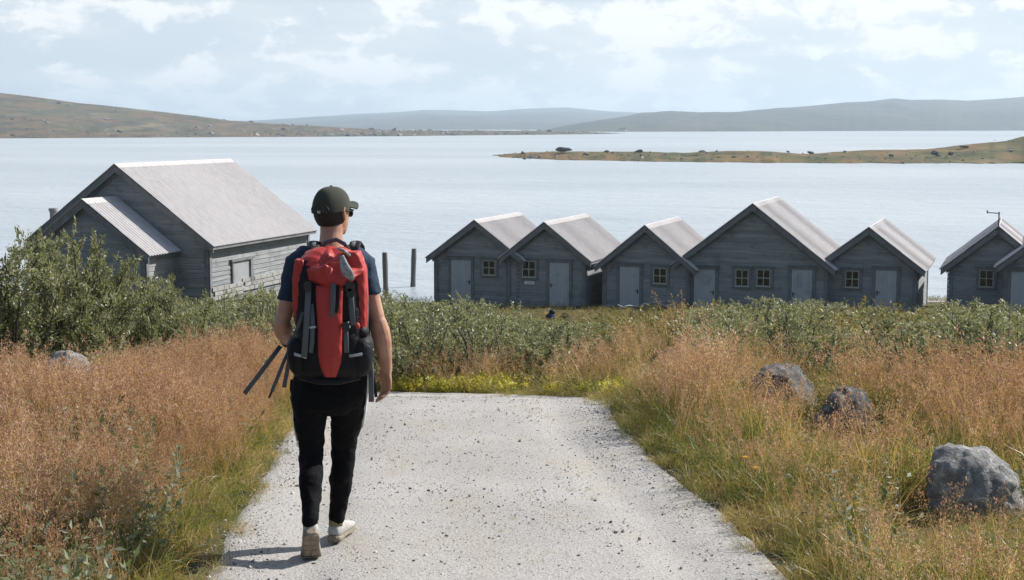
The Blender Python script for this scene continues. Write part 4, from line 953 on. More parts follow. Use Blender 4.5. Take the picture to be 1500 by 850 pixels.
# tapered red front panel on the rear face
def panel(name, outline, y, bulge, material, parent, thick=.012, nz=26, nx=13):
    """outline: (z, x0, x1) rows from top to bottom; bulges outwards (towards -y)"""
    zs = np.linspace(outline[0][0], outline[-1][0], nz); b = MB(); fr, bk = [], []
    Zs = [o_[0] for o_ in outline][::-1]
    for z in zs:
        x0 = np.interp(z, Zs, [o_[1] for o_ in outline][::-1]); x1 = np.interp(z, Zs, [o_[2] for o_ in outline][::-1])
        k = 1 - ((z - (zs[0] + zs[-1]) / 2) / ((zs[0] - zs[-1]) / 2)) ** 2
        yy = y(z) if callable(y) else y
        fr.append([V3(x0 + (x1 - x0) * j / (nx - 1), yy - bulge * (1 - (2 * j / (nx - 1) - 1) ** 4) * (.4 + .6 * k) - .002 * math.sin(z * 90 + j), z) for j in range(nx)])
        bk.append([V3(x0 + (x1 - x0) * j / (nx - 1), yy + thick, z) for j in range(nx)])
    rings = [f_ + k_[::-1] for f_, k_ in zip(fr, bk)]
    b.loft(rings); return b.build(name, material, parent, True)
yback = lambda z: float(np.interp(z, [.93, .97, 1.05, 1.2, 1.35, 1.45], [-.345, -.372, -.386, -.386, -.378, -.36]))
fp = panel('front_panel', [(1.385, CX - .052, CX + .075), (1.30, CX - .050, CX + .072), (1.18, CX - .044, CX + .070), (1.08, CX - .045, CX + .068), (1.02, CX - .040, CX + .062), (.975, CX - .027, CX + .045), (.948, CX - .018, CX + .036)], lambda z: yback(z) - .004, .018, M['red'], pk, .03)
# red upper side panels left and right
panel('side_panel', [(1.50, CX - .158, CX - .118), (1.42, CX - .170, CX - .112), (1.30, CX - .172, CX - .112), (1.22, CX - .168, CX - .12), (1.17, CX - .155, CX - .13)], lambda z: -.318, .010, M['red'], pk, .10)
panel('side_panel', [(1.535, CX + .085, CX + .142), (1.45, CX + .098, CX + .172), (1.32, CX + .118, CX + .176), (1.22, CX + .13, CX + .174), (1.145, CX + .135, CX + .165)], lambda z: -.318, .012, M['red'], pk, .13)
# crumpled roll-top lid: folded planes, sharpened by noise
ld = MB()
ld.rings_z([(CX - .012, -.265, 1.375, .10, .085), (CX - .010, -.265, 1.395, .128, .098), (CX - .008, -.255, 1.43, .142, .10), (CX - .008, -.24, 1.475, .144, .10), (CX - .012, -.22, 1.51, .13, .088), (CX - .004, -.205, 1.535, .10, .07), (CX + .004, -.195, 1.55, .06, .05)], 36, 2.4)
me = remesh(ld, .006, 3, .5); lid = link('lid', me, pk, True); me.materials.clear(); me.materials.append(M['red'])
wrinkle(lid, .02, dtx)
FL = [[(160, 205), (280, 190), (400, 160), (480, 158), (560, 205), (640, 225), (745, 200)], [(128, 262), (285, 285), (400, 245), (480, 270), (560, 240), (660, 290), (782, 290)],
      [(142, 335), (290, 350), (335, 395), (405, 345), (540, 330), (620, 380), (790, 370)], [(150, 430), (250, 455), (365, 362), (470, 430), (540, 400), (640, 440), (772, 425)],
      [(165, 530), (290, 555), (400, 570), (500, 575), (600, 560), (655, 520), (750, 480)], [(270, 612), (335, 628), (400, 634), (480, 634), (560, 616), (620, 588), (690, 535)]]
FD = [-.215, -.300, -.352, -.388, -.402, -.385]; FB = {(1, 1): .025, (1, 2): -.03, (2, 1): .008, (2, 2): .030, (2, 3): -.03, (3, 1): -.030, (3, 2): -.030, (2, 4): -.02, (3, 3): .02, (1, 4): -.035, (2, 5): .025, (1, 3): .02, (4, 2): .006, (0, 4): -.03, (0, 3): .015, (3, 5): .012}
vs = []
for r_ in range(6):
    for c_ in range(7):
        px, py = FL[r_][c_][0] / 7.73 + 430, FL[r_][c_][1] / 7.727 + 340
        yl = FD[r_] + .06 * abs((c_ - 3) / 3) ** 3 + .55 * FB.get((r_, c_), 0)
        px = 490 + (px - 490) * 1.06; q = at_y(px, py, HY + yl); vs.append((q.x - HX, yl, q.z - HZ))
b = MB(); b.add(vs, [(r_ * 7 + c_, (r_ + 1) * 7 + c_, (r_ + 1) * 7 + c_ + 1, r_ * 7 + c_ + 1) for r_ in range(5) for c_ in range(6)])
fo_ = b.build('flap', M['red'], lid, True)
md = fo_.modifiers.new('thick', 'SOLIDIFY'); md.thickness = .012; md.offset = -1
md = fo_.modifiers.new('soft', 'SUBSURF'); md.levels = md.render_levels = 3; md.subdivision_type = 'CATMULL_CLARK'
fo_.data.attributes.new('crease_edge', 'FLOAT', 'EDGE').data.foreach_set('value', [0.55] * len(fo_.data.edges))
wrinkle(fo_, .012, dt2)
# pale lining showing where the roll top is folded, top right
def lump(name, pts_, rad, material, parent, flat=None, n=10): b = MB(); b.tube(pts_, rad, n, flat=flat); return b.build(name, material, parent, True)
lump('lining', [(CX + .070, -.365, 1.525), (CX + .082, -.385, 1.485), (CX + .100, -.396, 1.445), (CX + .116, -.392, 1.412)], [.012, .022, .030, .020], M['foam'], lid, ((.3, 1, 0), .30))
lump('lining', [(CX + .045, -.30, 1.553), (CX + .075, -.32, 1.545), (CX + .105, -.33, 1.52)], [.012, .02, .016], M['foam'], lid, ((0, .5, 1), .4))
def strap(pts_, wdt=.026, nm='strap', material='webbing', parent=pk, thin=(0, 1, 0), th=.10): return lump(nm, pts_, wdt * .44, M[material], parent, (thin, th), 8)
# haul loop and shoulder straps
lump('haul_loop', [(CX - .055, -.16, 1.535), (CX - .03, -.155, 1.572), (CX + .02, -.155, 1.585), (CX + .06, -.165, 1.565), (CX + .085, -.18, 1.53)], .011, M['webbing'], pk, ((0, 1, .2), .5))
for s in (-1, 1):
    x = CX + s * .085
    lump('shoulder_strap', [(x, -.17, 1.44), (x + s * .01, -.12, 1.52), (x + s * .016, -.04, 1.562), (x + s * .02, .05, 1.535), (x + s * .022, .112, 1.46), (x + s * .035, .128, 1.33), (x + s * .06, .10, 1.18), (x + s * .085, .02, 1.06), (x + s * .08, -.12, 1.0)], [.030] * 6 + [.022, .014, .012], M['black_nylon'], pk, ((0, .6, 1), .3), 12)
    lump('load_lifter', [(x + s * .01, -.14, 1.55), (x + s * .012, -.07, 1.568)], .010, M['webbing'], pk, ((0, 0, 1), .3))
# black compression panels, dark strips and webbing on the rear face
lump('centre_strap', [(CX + .035, -.402, 1.40), (CX + .033, -.413, 1.33), (CX + .027, -.415, 1.245)], .013, M['webbing'], pk, ((0, 1, 0), .2))
lump('centre_strap', [(CX + .055, -.398, 1.39), (CX + .053, -.411, 1.30), (CX + .045, -.412, 1.262)], .008, M['black_nylon'], pk, ((0, 1, 0), .3))
strap([(CX - .085, -.372, 1.40), (CX - .086, -.396, 1.33), (CX - .095, -.402, 1.2), (CX - .108, -.404, 1.05)], .032)
strap([(CX - .072, -.380, 1.30), (CX - .066, -.398, 1.22), (CX - .070, -.40, 1.12), (CX - .078, -.398, 1.07)], .024)
strap([(CX - .115, -.362, 1.26), (CX - .140, -.365, 1.19), (CX - .163, -.33, 1.15)], .018)
strap([(CX + .112, -.375, 1.35), (CX + .116, -.388, 1.28), (CX + .122, -.388, 1.20)], .030)
strap([(CX + .086, -.388, 1.19), (CX + .09, -.396, 1.12), (CX + .09, -.392, 1.07)], .026)
strap([(CX + .176, -.26, 1.36), (CX + .182, -.26, 1.26), (CX + .178, -.26, 1.14)], .024, thin=(1, 0, 0))
for x, z in ((CX - .086, 1.385), (CX + .108, 1.385), (CX + .114, 1.352), (CX + .088, 1.195)):
    b = MB(); b.box((x, -.398, z), (.036, .014, .030)); b.box((x, -.404, z), (.024, .012, .045)); b.build('buckle', M['plastic'], pk)
b = MB(); b.ell((CX + .10, -.40, 1.214), (.006, .004, .006), n=10, m=6); b.build('rivet', M['metal'], pk, True)
for x0, x1, z in ((CX - .10, CX - .05, 1.195), (CX + .072, CX + .112, 1.195)): strap([(x0, -.392, z), ((x0 + x1) / 2, -.402, z - .004), (x1, -.405, z)], .012, 'piping', 'reflect')
# stretch pockets low on both sides with pale piping
for s in (-1, 1):
    pb = MB(); pb.rings_z([(CX + s * .135, -.26, .945, .040, .07), (CX + s * .145, -.265, .98, .052, .085), (CX + s * .152, -.27, 1.05, .055, .092), (CX + s * .152, -.27, 1.10, .052, .088), (CX + s * .148, -.265, 1.13, .045, .08)], 22, 2.6)
    o_ = pb.build('side_pocket', M['black_nylon'], pk, True)
    strap([(CX + s * .205, -.28, 1.072), (CX + s * .19, -.335, 1.066), (CX + s * .155, -.366, 1.058), (CX + s * .10, -.376, 1.045 if s < 0 else 1.052)], .016, 'piping', 'reflect', o_)
b = MB(); b.ell((CX + .150, -.30, 1.155), (.035, .04, .035)); b.build('stowed_cloth', M['black_nylon'], pk, True)
b = MB(); b.ell((CX + .135, -.345, 1.19), (.016, .012, .018)); b.build('tag_patch', M['red'], pk, True)
lump('bottom_edge', [(CX - .15, -.30, .94), (CX - .05, -.345, .925), (CX + .05, -.345, .925), (CX + .14, -.30, .94)], .016, M['black_nylon'], pk)
# hip belt and loose straps swinging from it
lump('hip_belt', [(CX - .12, -.17, .985), (-.175, -.06, .99), (-.192, .02, .985), (-.15, .11, .965), (-.06, .145, .955), (.05, .145, .955), (.15, .105, .965), (.19, .02, .985), (.18, -.06, .99), (CX + .12, -.17, .985)], .036, M['black_nylon'], pk, ((1, 1, 0), .3), 10)
def ray_local(px, py, yl):
    q = at_y(px, py, HY + yl); return (q.x - HX, yl, q.z - HZ)
for pts_, wd, mt in (([(411, 507, .02), (396, 527, -.01), (378, 551, -.03), (358, 577, -.05)], .026, 'webbing'),
                     ([(424, 512, 0), (415, 532, -.02), (407, 552, -.04), (398, 574, -.05)], .020, 'webbing'), ([(398, 574, -.05), (394, 583, -.05)], .012, 'plastic'),
                     ([(428, 498, -.02), (424, 525, -.04), (419, 552, -.06), (416, 568, -.06)], .024, 'webbing'),
                     ([(543, 530, -.22), (543.5, 556, -.23), (544, 589, -.22)], .030, 'webbing'), ([(546, 548, -.18), (549, 566, -.17), (551, 582, -.16)], .018, 'black_nylon'),
                     ([(427, 556, -.03), (426, 570, -.03), (429, 580, -.03)], .014, 'black_nylon')):
    strap([ray_local(*q) for q in pts_], wd, 'loose_strap', mt, th=.12)

# ------------------------------------------------------------------ willows
def leaf_cloud(P, D, size, aspect, rng, fold=0.25):
    """diamond leaves at points P along directions D -> verts, quads"""
    n = len(P); D = D / (np.linalg.norm(D, axis=1)[:, None] + 1e-9)
    r = rng.normal(size=(n, 3)); Wd = np.cross(D, r); Wd /= (np.linalg.norm(Wd, axis=1)[:, None] + 1e-9)
    Up = np.cross(Wd, D); ln = size * rng.uniform(0.6, 1.25, n)[:, None]; wd = ln * aspect
    a = P; b = P + D * ln * 0.45 + Wd * wd * 0.5 + Up * wd * fold; c = P + D * ln; d = P + D * ln * 0.45 - Wd * wd * 0.5 + Up * wd * fold
    V = np.stack([a, b, c, d], 1).reshape(-1, 3); Q = np.arange(4 * n).reshape(-1, 4)
    return V, Q
def quad_mesh(name, V, Q, material, smooth=False, mi=None):
    me = bpy.data.meshes.new(name); V = np.asarray(V, np.float32); Q = np.asarray(Q, np.int32)
    me.vertices.add(len(V)); me.vertices.foreach_set('co', V.ravel())
    me.loops.add(Q.size); me.loops.foreach_set('vertex_index', Q.ravel())
    me.polygons.add(len(Q)); me.polygons.foreach_set('loop_start', np.arange(0, Q.size, 4, dtype=np.int32))
    if mi is not None: me.polygons.foreach_set('material_index', np.asarray(mi, np.int32))
    me.update(calc_edges=True)
    for mm in (material if isinstance(material, (list, tuple)) else [material]): me.materials.append(mm)
    return me
def willow(seed, nstem=16, ntw=9, nleaf=34, size=0.042, spread=0.75, height=1.0, bare=0.25):
    rng = np.random.default_rng(seed); br = MB(); P = []; D = []
    for s in range(nstem):
        a = rng.uniform(0, 2 * math.pi); out_ = spread * math.sqrt(rng.uniform(0.02, 1)); hh = height * (1.0 - 0.45 * (out_ / spread) ** 2) * rng.uniform(0.75, 1.15)
        b0 = np.array([math.cos(a), math.sin(a), 0]) * out_ * 0.18; tip = np.array([math.cos(a) * out_, math.sin(a) * out_, hh])
        ks = np.linspace(0, 1, 7); bow = rng.normal(size=3) * 0.07
        pl_ = [b0 + (tip - b0) * np.array([k ** 0.9, k ** 0.9, k ** 1.05]) + bow * math.sin(k * math.pi) + rng.normal(size=3) * 0.012 for k in ks]
        r0 = rng.uniform(0.009, 0.017); br.tube(pl_, [r0 * (1 - 0.75 * k) for k in ks], 5)
        pl_ = np.array(pl_)
        for tnum in range(ntw):
            k = rng.uniform(bare, 1.0); i = min(int(k * 6), 5); q = k * 6 - i; base = pl_[i] * (1 - q) + pl_[i + 1] * q
            dr_ = rng.normal(size=3) * np.array([1, 1, 0.6]) + (pl_[i + 1] - pl_[i]) * 5 + np.array([0, 0, 0.55]); dr_ /= np.linalg.norm(dr_)
            ln = rng.uniform(0.14, 0.34) * (1.1 - 0.35 * k); end = base + dr_ * ln
            if tnum % 2 == 0: br.tube([base, (base + end) / 2 + rng.normal(size=3) * 0.01, end], [0.004, 0.003, 0.0015], 3)
            kk = rng.uniform(0.1, 1.02, nleaf) ** 0.8
            P.append(base + np.outer(kk, end - base) + rng.normal(size=(nleaf, 3)) * 0.012)
            D.append(dr_ * 0.75 + rng.normal(size=(nleaf, 3)) * 0.62 + np.array([0, 0, 0.15]))
    V, Q = leaf_cloud(np.concatenate(P), np.concatenate(D), size, 0.34, rng)
    fol = quad_mesh('foliage', V, Q, M['willow'])
    bm_ = br.mesh('branches'); bm_.materials.append(M['bark']); bm_.polygons.foreach_set('use_smooth', [True] * len(bm_.polygons))
    return fol, bm_
BIG = [willow(100 + i, 24, 15, 34, 0.046, 0.85, 1.25, 0.42) for i in range(3)]
MID = [willow(200 + i, 20, 11, 34, 0.046, 0.80, 0.85, 0.12) for i in range(4)]
def ztop(me):
    a = np.empty(len(me.vertices) * 3); me.vertices.foreach_get('co', a); return float(np.percentile(a[2::3], 98.5))
TOPS = {}
def shrub(kind, x, y, sc, rz, label, group, sink=0.05, zs=1.0, h=None):
    fol, br = kind; h0 = TOPS.setdefault(fol.name, ztop(fol))
    if h is not None: zs = h / (h0 * sc)
    r_ = empty('willow_shrub', (x, y, gz(x, y) - sink), rz, (sc, sc, sc * zs)); tag(r_, label, 'shrub', group)
    link('foliage', fol, r_); link('branches', br, r_); return r_
rg = random.Random(11)
# large willows on the left, each described for itself
for px, y, sc, top, lab in (
        (20, 12.3, 0.95, 366, 'tall grey-green willow with dark bare stems at the left edge of the view'), (110, 12.9, 0.85, 350, 'tallest willow, its leafy top crossing the porch gable of the large house'),
        (158, 13.5, 0.62, 392, 'rounded willow right under the porch corner, its lower stems bare'), (230, 14.0, 0.66, 418, 'lower broad willow just right of the tall ones, before the porch side wall')):
    x = (px - 750) / F_PX * (y * _c + 1.8 * _s)
    shrub(BIG[rg.randrange(3)], x, y, sc, rg.uniform(0, 6), lab, 'large willows on the left bank', h=at_y(px, top, y).z - gz(x, y) + 0.05)
def thicket(spots, kinds, label, group):
    for x, y, sc, h in spots: shrub(kinds[rg.randrange(len(kinds))], x, y, sc, rg.uniform(0, 6.28), label, group, h=h + 0.05)
def scatter(n, f, dmin):
    out_ = []; tries = 0
    while len(out_) < n and tries < n * 60:
        tries += 1; c_ = f()
        if c_ is None: continue
        if all((c_[0] - a[0]) ** 2 + (c_[1] - a[1]) ** 2 > (dmin * (c_[2] + a[2]) / 2) ** 2 for a in out_): out_.append(c_)
    return out_
def in_house(x, y):
    for (hx_, hy_, hw_, l0, l1, th) in ((-1.43, 54, 2.1, -.3, 5.3, TH), (1.2, 53, 2, -.3, 5.5, TH), (4.84, 51.7, 2.1, -.3, 5.4, TH), (8.55, 50.5, 3.1, -.3, 5.6, TH), (12.45, 49.5, 2.1, -.3, 5.6, TH), (16.45, 48, 2, -.3, 5, TH), (gX, gY, 2.1, -.3, 5, TH), (-12.25, 44, 3.6, -2.3, 7.5, R(18))):
        dx, dy = x - hx_, y - hy_; lx_ = dx * math.cos(th) - dy * math.sin(th); ly_ = dx * math.sin(th) + dy * math.cos(th)
        if abs(lx_) < hw_ + .35 and l0 - .35 < ly_ < l1 + .35: return True
    return False
# left thicket: from the big willows towards the house
def fl():
    y = rg.uniform(13.4, 30) if rg.random() < .75 else rg.uniform(30, 41); px = rg.uniform(-80, 440); x = (px - 750) / F_PX * y * 1.02
    top = 405 + 0.03 * px + (425 - 405) * min(1, (y - 14) / 20) + 14
    if path_dist(np.array([x]), np.array([y]))[0] < 0.25 or in_house(x, y): return None
    if x > np.interp(y, [13, 14, 18, 25, 41], [-2.3, -2.5, -2.7, -3.4, -6]): return None
    want = (at_y(px, top + rg.uniform(-4, 22), y).z - gz(x, y))
    if want < 0.22: return None
    want = min(want, 1.25); return (x, y, min(max(want * 1.15, 0.7), 1.2), want)
thicket(scatter(75, fl, 0.78), MID, 'grey-green willow shrub in the thicket between the tall willows and the large house', 'willow thicket before the large house')
# mid thicket below the first three boathouses
def fm():
    y = 16.0 + 28 * rg.random() ** 1.5; px = rg.uniform(545, 965); x = (px - 750) / F_PX * y * 1.02
    if path_dist(np.array([x]), np.array([y]))[0] < 0.3 or in_house(x, y): return None
    tp = np.interp(px, [545, 600, 660, 720, 760, 800, 880, 960], [425, 444, 439, 450, 468, 468, 474, 472]) + rg.uniform(0, 26)
    want = (at_y(px, tp, y).z - gz(x, y))
    if want < 0.22: return None
    want = min(want, 1.15); return (x, y, min(max(want * 1.4, 0.85), 1.35), want)
thicket(scatter(95, fm, 0.66), MID, 'grey-green willow shrub in the thicket between the track end and the small boathouses', 'willow thicket beyond the track end')
def fr_():
    y = 10.9 + 28 * rg.random() ** 1.35; px = rg.uniform(985, 1580); x = (px - 750) / F_PX * y * 1.02
    if in_house(x, y): return None
    tp = np.interp(px, [985, 1040, 1080, 1200, 1260, 1330, 1360, 1420, 1500, 1600], [470, 452, 444, 448, 458, 466, 452, 446, 462, 440]) + rg.uniform(-4, 26)
    lowy = np.interp(px, [985, 1060, 1200, 1300, 1580], [14.8, 13.2, 12.0, 11.3, 10.9])
    if y < lowy: return None
    want = (at_y(px, tp, y).z - gz(x, y))
    if want < 0.22: return None
    want = min(want, 1.25); return (x, y, min(max(want * 1.45, 0.85), 1.45), want)
thicket(scatter(135, fr_, 0.60), MID, 'grey-green willow shrub in the thicket above the right grass bank', 'willow thicket above the right bank')

# ------------------------------------------------------------------ scattered ground cover (uncountable): geometry-node instances
def stuff(name, label, cat, P, ROT, SC, IDX, protos, prune=None):
    me = bpy.data.meshes.new(name); me.vertices.add(len(P)); me.vertices.foreach_set('co', np.asarray(P, np.float32).ravel())
    for nm, ty, arr in (('rot', 'FLOAT_VECTOR', ROT), ('sc', 'FLOAT_VECTOR', SC)):
        a = me.attributes.new(nm, ty, 'POINT'); a.data.foreach_set('vector', np.asarray(arr, np.float32).ravel())
    a = me.attributes.new('idx', 'INT', 'POINT'); a.data.foreach_set('value', np.asarray(IDX, np.int32))
    me.update(); ob = link(name, me); tag(ob, label, cat, None, 'stuff')
    c_ = bpy.data.collections.new(name + '_kinds')
    for i, pm in enumerate(protos):
        po = bpy.data.objects.new('%s_kind_%02d' % (name, i), pm); c_.objects.link(po)
    ng = bpy.data.node_groups.new(name, 'GeometryNodeTree')
    ng.interface.new_socket('Geometry', in_out='INPUT', socket_type='NodeSocketGeometry'); ng.interface.new_socket('Geometry', in_out='OUTPUT', socket_type='NodeSocketGeometry')
    gi = ng.nodes.new('NodeGroupInput'); go = ng.nodes.new('NodeGroupOutput')
    ip = ng.nodes.new('GeometryNodeInstanceOnPoints'); ci = ng.nodes.new('GeometryNodeCollectionInfo')
    ci.inputs['Collection'].default_value = c_; ci.inputs['Separate Children'].default_value = True; ci.inputs['Reset Children'].default_value = True
    def attr(nm, ty):
        n = ng.nodes.new('GeometryNodeInputNamedAttribute'); n.data_type = ty; n.inputs['Name'].default_value = nm; return n.outputs['Attribute']
    er = ng.nodes.new('FunctionNodeEulerToRotation')
    ng.links.new(gi.outputs[0], ip.inputs['Points']); ng.links.new(ci.outputs[0], ip.inputs['Instance']); ip.inputs['Pick Instance'].default_value = True
    ng.links.new(attr('idx', 'INT'), ip.inputs['Instance Index']); ng.links.new(attr('rot', 'FLOAT_VECTOR'), er.inputs[0]); ng.links.new(er.outputs[0], ip.inputs['Rotation'])
    ng.links.new(attr('sc', 'FLOAT_VECTOR'), ip.inputs['Scale']); ng.links.new(ip.outputs[0], go.inputs[0])
    md = ob.modifiers.new('scatter', 'NODES'); md.node_group = ng
    return ob
class QB:
    def __init__(s): s.V = []; s.Q = []; s.m = []; s.n = 0
    def add(s, V, Q, mi): s.V.append(V); s.Q.append(Q + s.n); s.m.append(np.full(len(Q), mi)); s.n += len(V)
    def ribbon(s, pts_, wid, side, mi):
        pts_ = np.asarray(pts_); k = len(pts_); wid = np.asarray(wid)[:, None]
        V = np.concatenate([pts_ - side * wid / 2, pts_ + side * wid / 2]); Q = np.array([[i, i + 1, k + i + 1, k + i] for i in range(k - 1)]); s.add(V, Q, mi)
    def mesh(s, name, mats): return quad_mesh(name, np.concatenate(s.V), np.concatenate(s.Q), mats, mi=np.concatenate(s.m))
def perp(d, rng):
    v = np.cross(d, rng.normal(size=3)); return v / np.linalg.norm(v)
def bent(base, h, lean, rng, n=5, droop=0.3):
    a = rng.uniform(0, 2 * math.pi); dx = np.array([math.cos(a), math.sin(a), 0]); ks = np.linspace(0, 1, n)
    return np.array([base + dx * (lean * h * k ** 1.8) + np.array([0, 0, h * (k - droop * lean * k ** 3)]) for k in ks])
def bent_tuft(seed, nst=13, nbl=26, h=0.48, rad=0.07, pan=0.15):
    """tuft of bent grass: thin stems carrying open feathery panicles over a skirt of blades"""
    rng = np.random.default_rng(seed); q = QB()
    for _ in range(nst):
        b = np.array([*(rng.normal(size=2) * rad), 0]); hh = h * rng.uniform(0.6, 1.15); P = bent(b, hh, rng.uniform(0.08, 0.45), rng, 6)
        sd = perp(P[-1] - P[0], rng); q.ribbon(P, np.linspace(0.0034, 0.0015, 6), sd, 1)
        L_ = pan * rng.uniform(0.6, 1.15); ax = (P[-1] - P[-2]); ax /= np.linalg.norm(ax)
        nb = 42; k = rng.uniform(0, 1, nb); wdt = 0.030 * np.sin(np.clip(k * 0.9 + 0.12, 0, 1) * math.pi) + 0.004
        dirs = rng.normal(size=(nb, 3)); dirs -= np.outer(dirs @ ax, ax); dirs /= np.linalg.norm(dirs, axis=1)[:, None]
        sp = P[-1] - ax * L_ * 0.75 + np.outer(k * L_, ax) + dirs * (wdt * rng.uniform(0.2, 1, nb))[:, None]
        V, Q = leaf_cloud(sp, dirs * 0.6 + ax * 0.9 + rng.normal(size=(nb, 3)) * 0.3, 0.0135, 0.36, rng, 0.1); q.add(V, Q, 0)
    for _ in range(nbl):
        b = np.array([*(rng.normal(size=2) * rad * 1.1), 0]); hh = h * rng.uniform(0.25, 0.68); P = bent(b, hh, rng.uniform(0.15, 0.9), rng, 5, 0.45)
        q.ribbon(P, np.array([0.0038, 0.0042, 0.0036, 0.0024, 0.0006]), perp(P[-1] - P[0], rng), 2)
    return q.mesh('bent_tuft', [M['panicle'], M['straw'], M['blade']])
def blade_tuft(seed, n=40, h=0.2, rad=0.06, mt='verge', wd=0.004):
    rng = np.random.default_rng(seed); q = QB()
    for _ in range(n):
        b = np.array([*(rng.normal(size=2) * rad), 0]); hh = h * rng.uniform(0.4, 1.2); P = bent(b, hh, rng.uniform(0.2, 1.1), rng, 5, 0.45)
        q.ribbon(P, np.array([0.9, 1.0, 0.85, 0.55, 0.12]) * wd, perp(P[-1] - P[0], rng), 0)
    return q.mesh('blade_tuft', [M[mt]])
def leaf_plant(seed, mt, n=60, h=0.22, rad=0.09, size=0.035, asp=0.4, stems=7):
    rng = np.random.default_rng(seed); q = QB()
    for s_ in range(stems):
        b = np.array([*(rng.normal(size=2) * rad * 0.5), 0]); hh = h * rng.uniform(0.5, 1.15); P = bent(b, hh, rng.uniform(0.1, 0.7), rng, 5)
        q.ribbon(P, np.linspace(0.004, 0.002, 5), perp(P[-1] - P[0], rng), 0)
        m_ = n // stems; k = rng.uniform(0.2, 1, m_); i = np.clip((k * 4).astype(int), 0, 3); f_ = (k * 4 - i)[:, None]
        pos = P[i] * (1 - f_) + P[i + 1] * f_; dr_ = rng.normal(size=(m_, 3)) * np.array([1, 1, 0.45]) + np.array([0, 0, 0.5])
        V, Q = leaf_cloud(pos, dr_, size, asp, rng); q.add(V, Q, 0)
    return q.mesh('leaf_plant', [M[mt]])
BT = [bent_tuft(300 + i, 11, 24, 0.50) for i in range(4)] + [bent_tuft(310 + i, 5, 34, 0.58, 0.06, 0.19) for i in range(2)] + [bent_tuft(320 + i, 4, 46, 0.46) for i in range(3)]
GT = [blade_tuft(340 + i, 44, 0.24) for i in range(4)] + [blade_tuft(350 + i, 40, 0.34, 0.07, 'blade', 0.0045) for i in range(2)]
HT = [leaf_plant(360 + i, 'herb', 90, 0.34, 0.10, 0.042, 0.36, 8) for i in range(4)]
YT = [leaf_plant(370 + i, 'yellow_herb', 70, 0.20, 0.12, 0.045, 0.6, 9) for i in range(3)]
ET = [leaf_plant(380 + i, 'heath', 120, 0.26, 0.16, 0.030, 0.42, 12) for i in range(3)]

def spread(n, x0, x1, y0, y1, keep, seed):
    rng = np.random.default_rng(seed); x = rng.uniform(x0, x1, n); y = rng.uniform(y0, y1, n)
    k = keep(x, y, rng); x, y = x[k], y[k]; return x, y, zg(x, y), rng
def place(name, label, cat, x, y, z, rng, kinds, protos, smin, smax, lean=0.12, sink=0.01, smul=None):
    n = len(x); sc = rng.uniform(smin, smax, n) * (smul if smul is not None else 1)
    ROT = np.stack([rng.normal(size=n) * lean, rng.normal(size=n) * lean, rng.uniform(0, 6.283, n)], 1)
    SC = np.stack([sc, sc, sc * rng.uniform(0.85, 1.15, n)], 1)
    return stuff(name, label, cat, np.stack([x, y, z - sink], 1), ROT, SC, kinds(n, rng), protos)
def off_rocks(x, y, herbs=False):
    k = np.ones(len(x), bool)
    if herbs: k &= rock_clear(x, y) > .99
    for a, b, r_ in ROCKS: k &= (x - a) ** 2 + (y - b) ** 2 > (r_ * 0.8) ** 2
    return k
def inview(x, y, m=160): u = 750 + F_PX * x / (y * 1.03); return (u > -m) & (u < 1500 + m)
# right bank
def keep_r(x, y, rng):
    pd = path_dist(x, y); edge = 0.08 + 0.22 * (vnoise(x, y, 0.6, 4) + 0.5)
    lim = np.interp(750 + F_PX * x / (y * 1.03), [880, 1000, 1060, 1200, 1500], [14.0, 14.0, 12.8, 11.3, 10.4]) + 0.8 * vnoise(x, y, 0.8, 19)
    fgd = np.clip(0.30 + 0.7 * sst(-0.25, 0.15, vnoise(x, y, 1.7, 12)), 0, 1) * np.interp(y, [5, 7, 9, 24], [0.55, 0.75, 1, 1])
    return (x > 0.55) & (pd > edge) & (y < lim) & off_rocks(x, y) & inview(x, y) & (rng.uniform(size=len(x)) < fgd * np.clip((rock_clear(x, y) - .22) * 1.4, 0.06, 1))
x, y, z, rng = spread(15000, 0.5, 8.5, 5.2, 24, keep_r, 1)
place('bent_grass', 'reddish feathery bent grass covering the bank right of the track', 'grass', x, y, z, rng, lambda n, r: r.integers(0, len(BT), n), BT, 0.75, 1.15, smul=np.interp(path_dist(x, y), [0.05, 0.6], [0.60, 0.94]) * rock_clear(x, y) * (1 + 0.5 * vnoise(x, y, 0.9, 33)))
def keep_l(x, y, rng):
    pd = path_dist(x, y); edge = 0.06 + 0.20 * (vnoise(x, y, 0.6, 5) + 0.5)
    fgd = np.clip(0.30 + 0.7 * sst(-0.25, 0.15, vnoise(x, y, 1.7, 13)), 0, 1) * np.interp(y, [5, 7, 8.6, 24], [0.25, 0.45, 1.0, 1])
    lim = np.interp(750 + F_PX * x / (y * 1.03), [-100, 150, 300, 420, 560], [10.8, 11.2, 12.6, 13.6, 13.0]) + 1.0 * vnoise(x, y, 0.8, 20)
    return (x < -1.2) & (pd > edge) & (y < lim) & off_rocks(x, y) & inview(x, y) & (rng.uniform(size=len(x)) < fgd)
x, y, z, rng = spread(15000, -7, -1.2, 5.2, 17, keep_l, 2)
place('bent_grass', 'reddish feathery bent grass covering the bank left of the track', 'grass', x, y, z, rng, lambda n, r: r.integers(0, len(BT), n), BT, 0.75, 1.15, smul=np.interp(path_dist(x, y), [0.05, 0.6], [0.60, 0.94]) * rock_clear(x, y) * (1 + 0.5 * vnoise(x, y, 0.9, 33)))
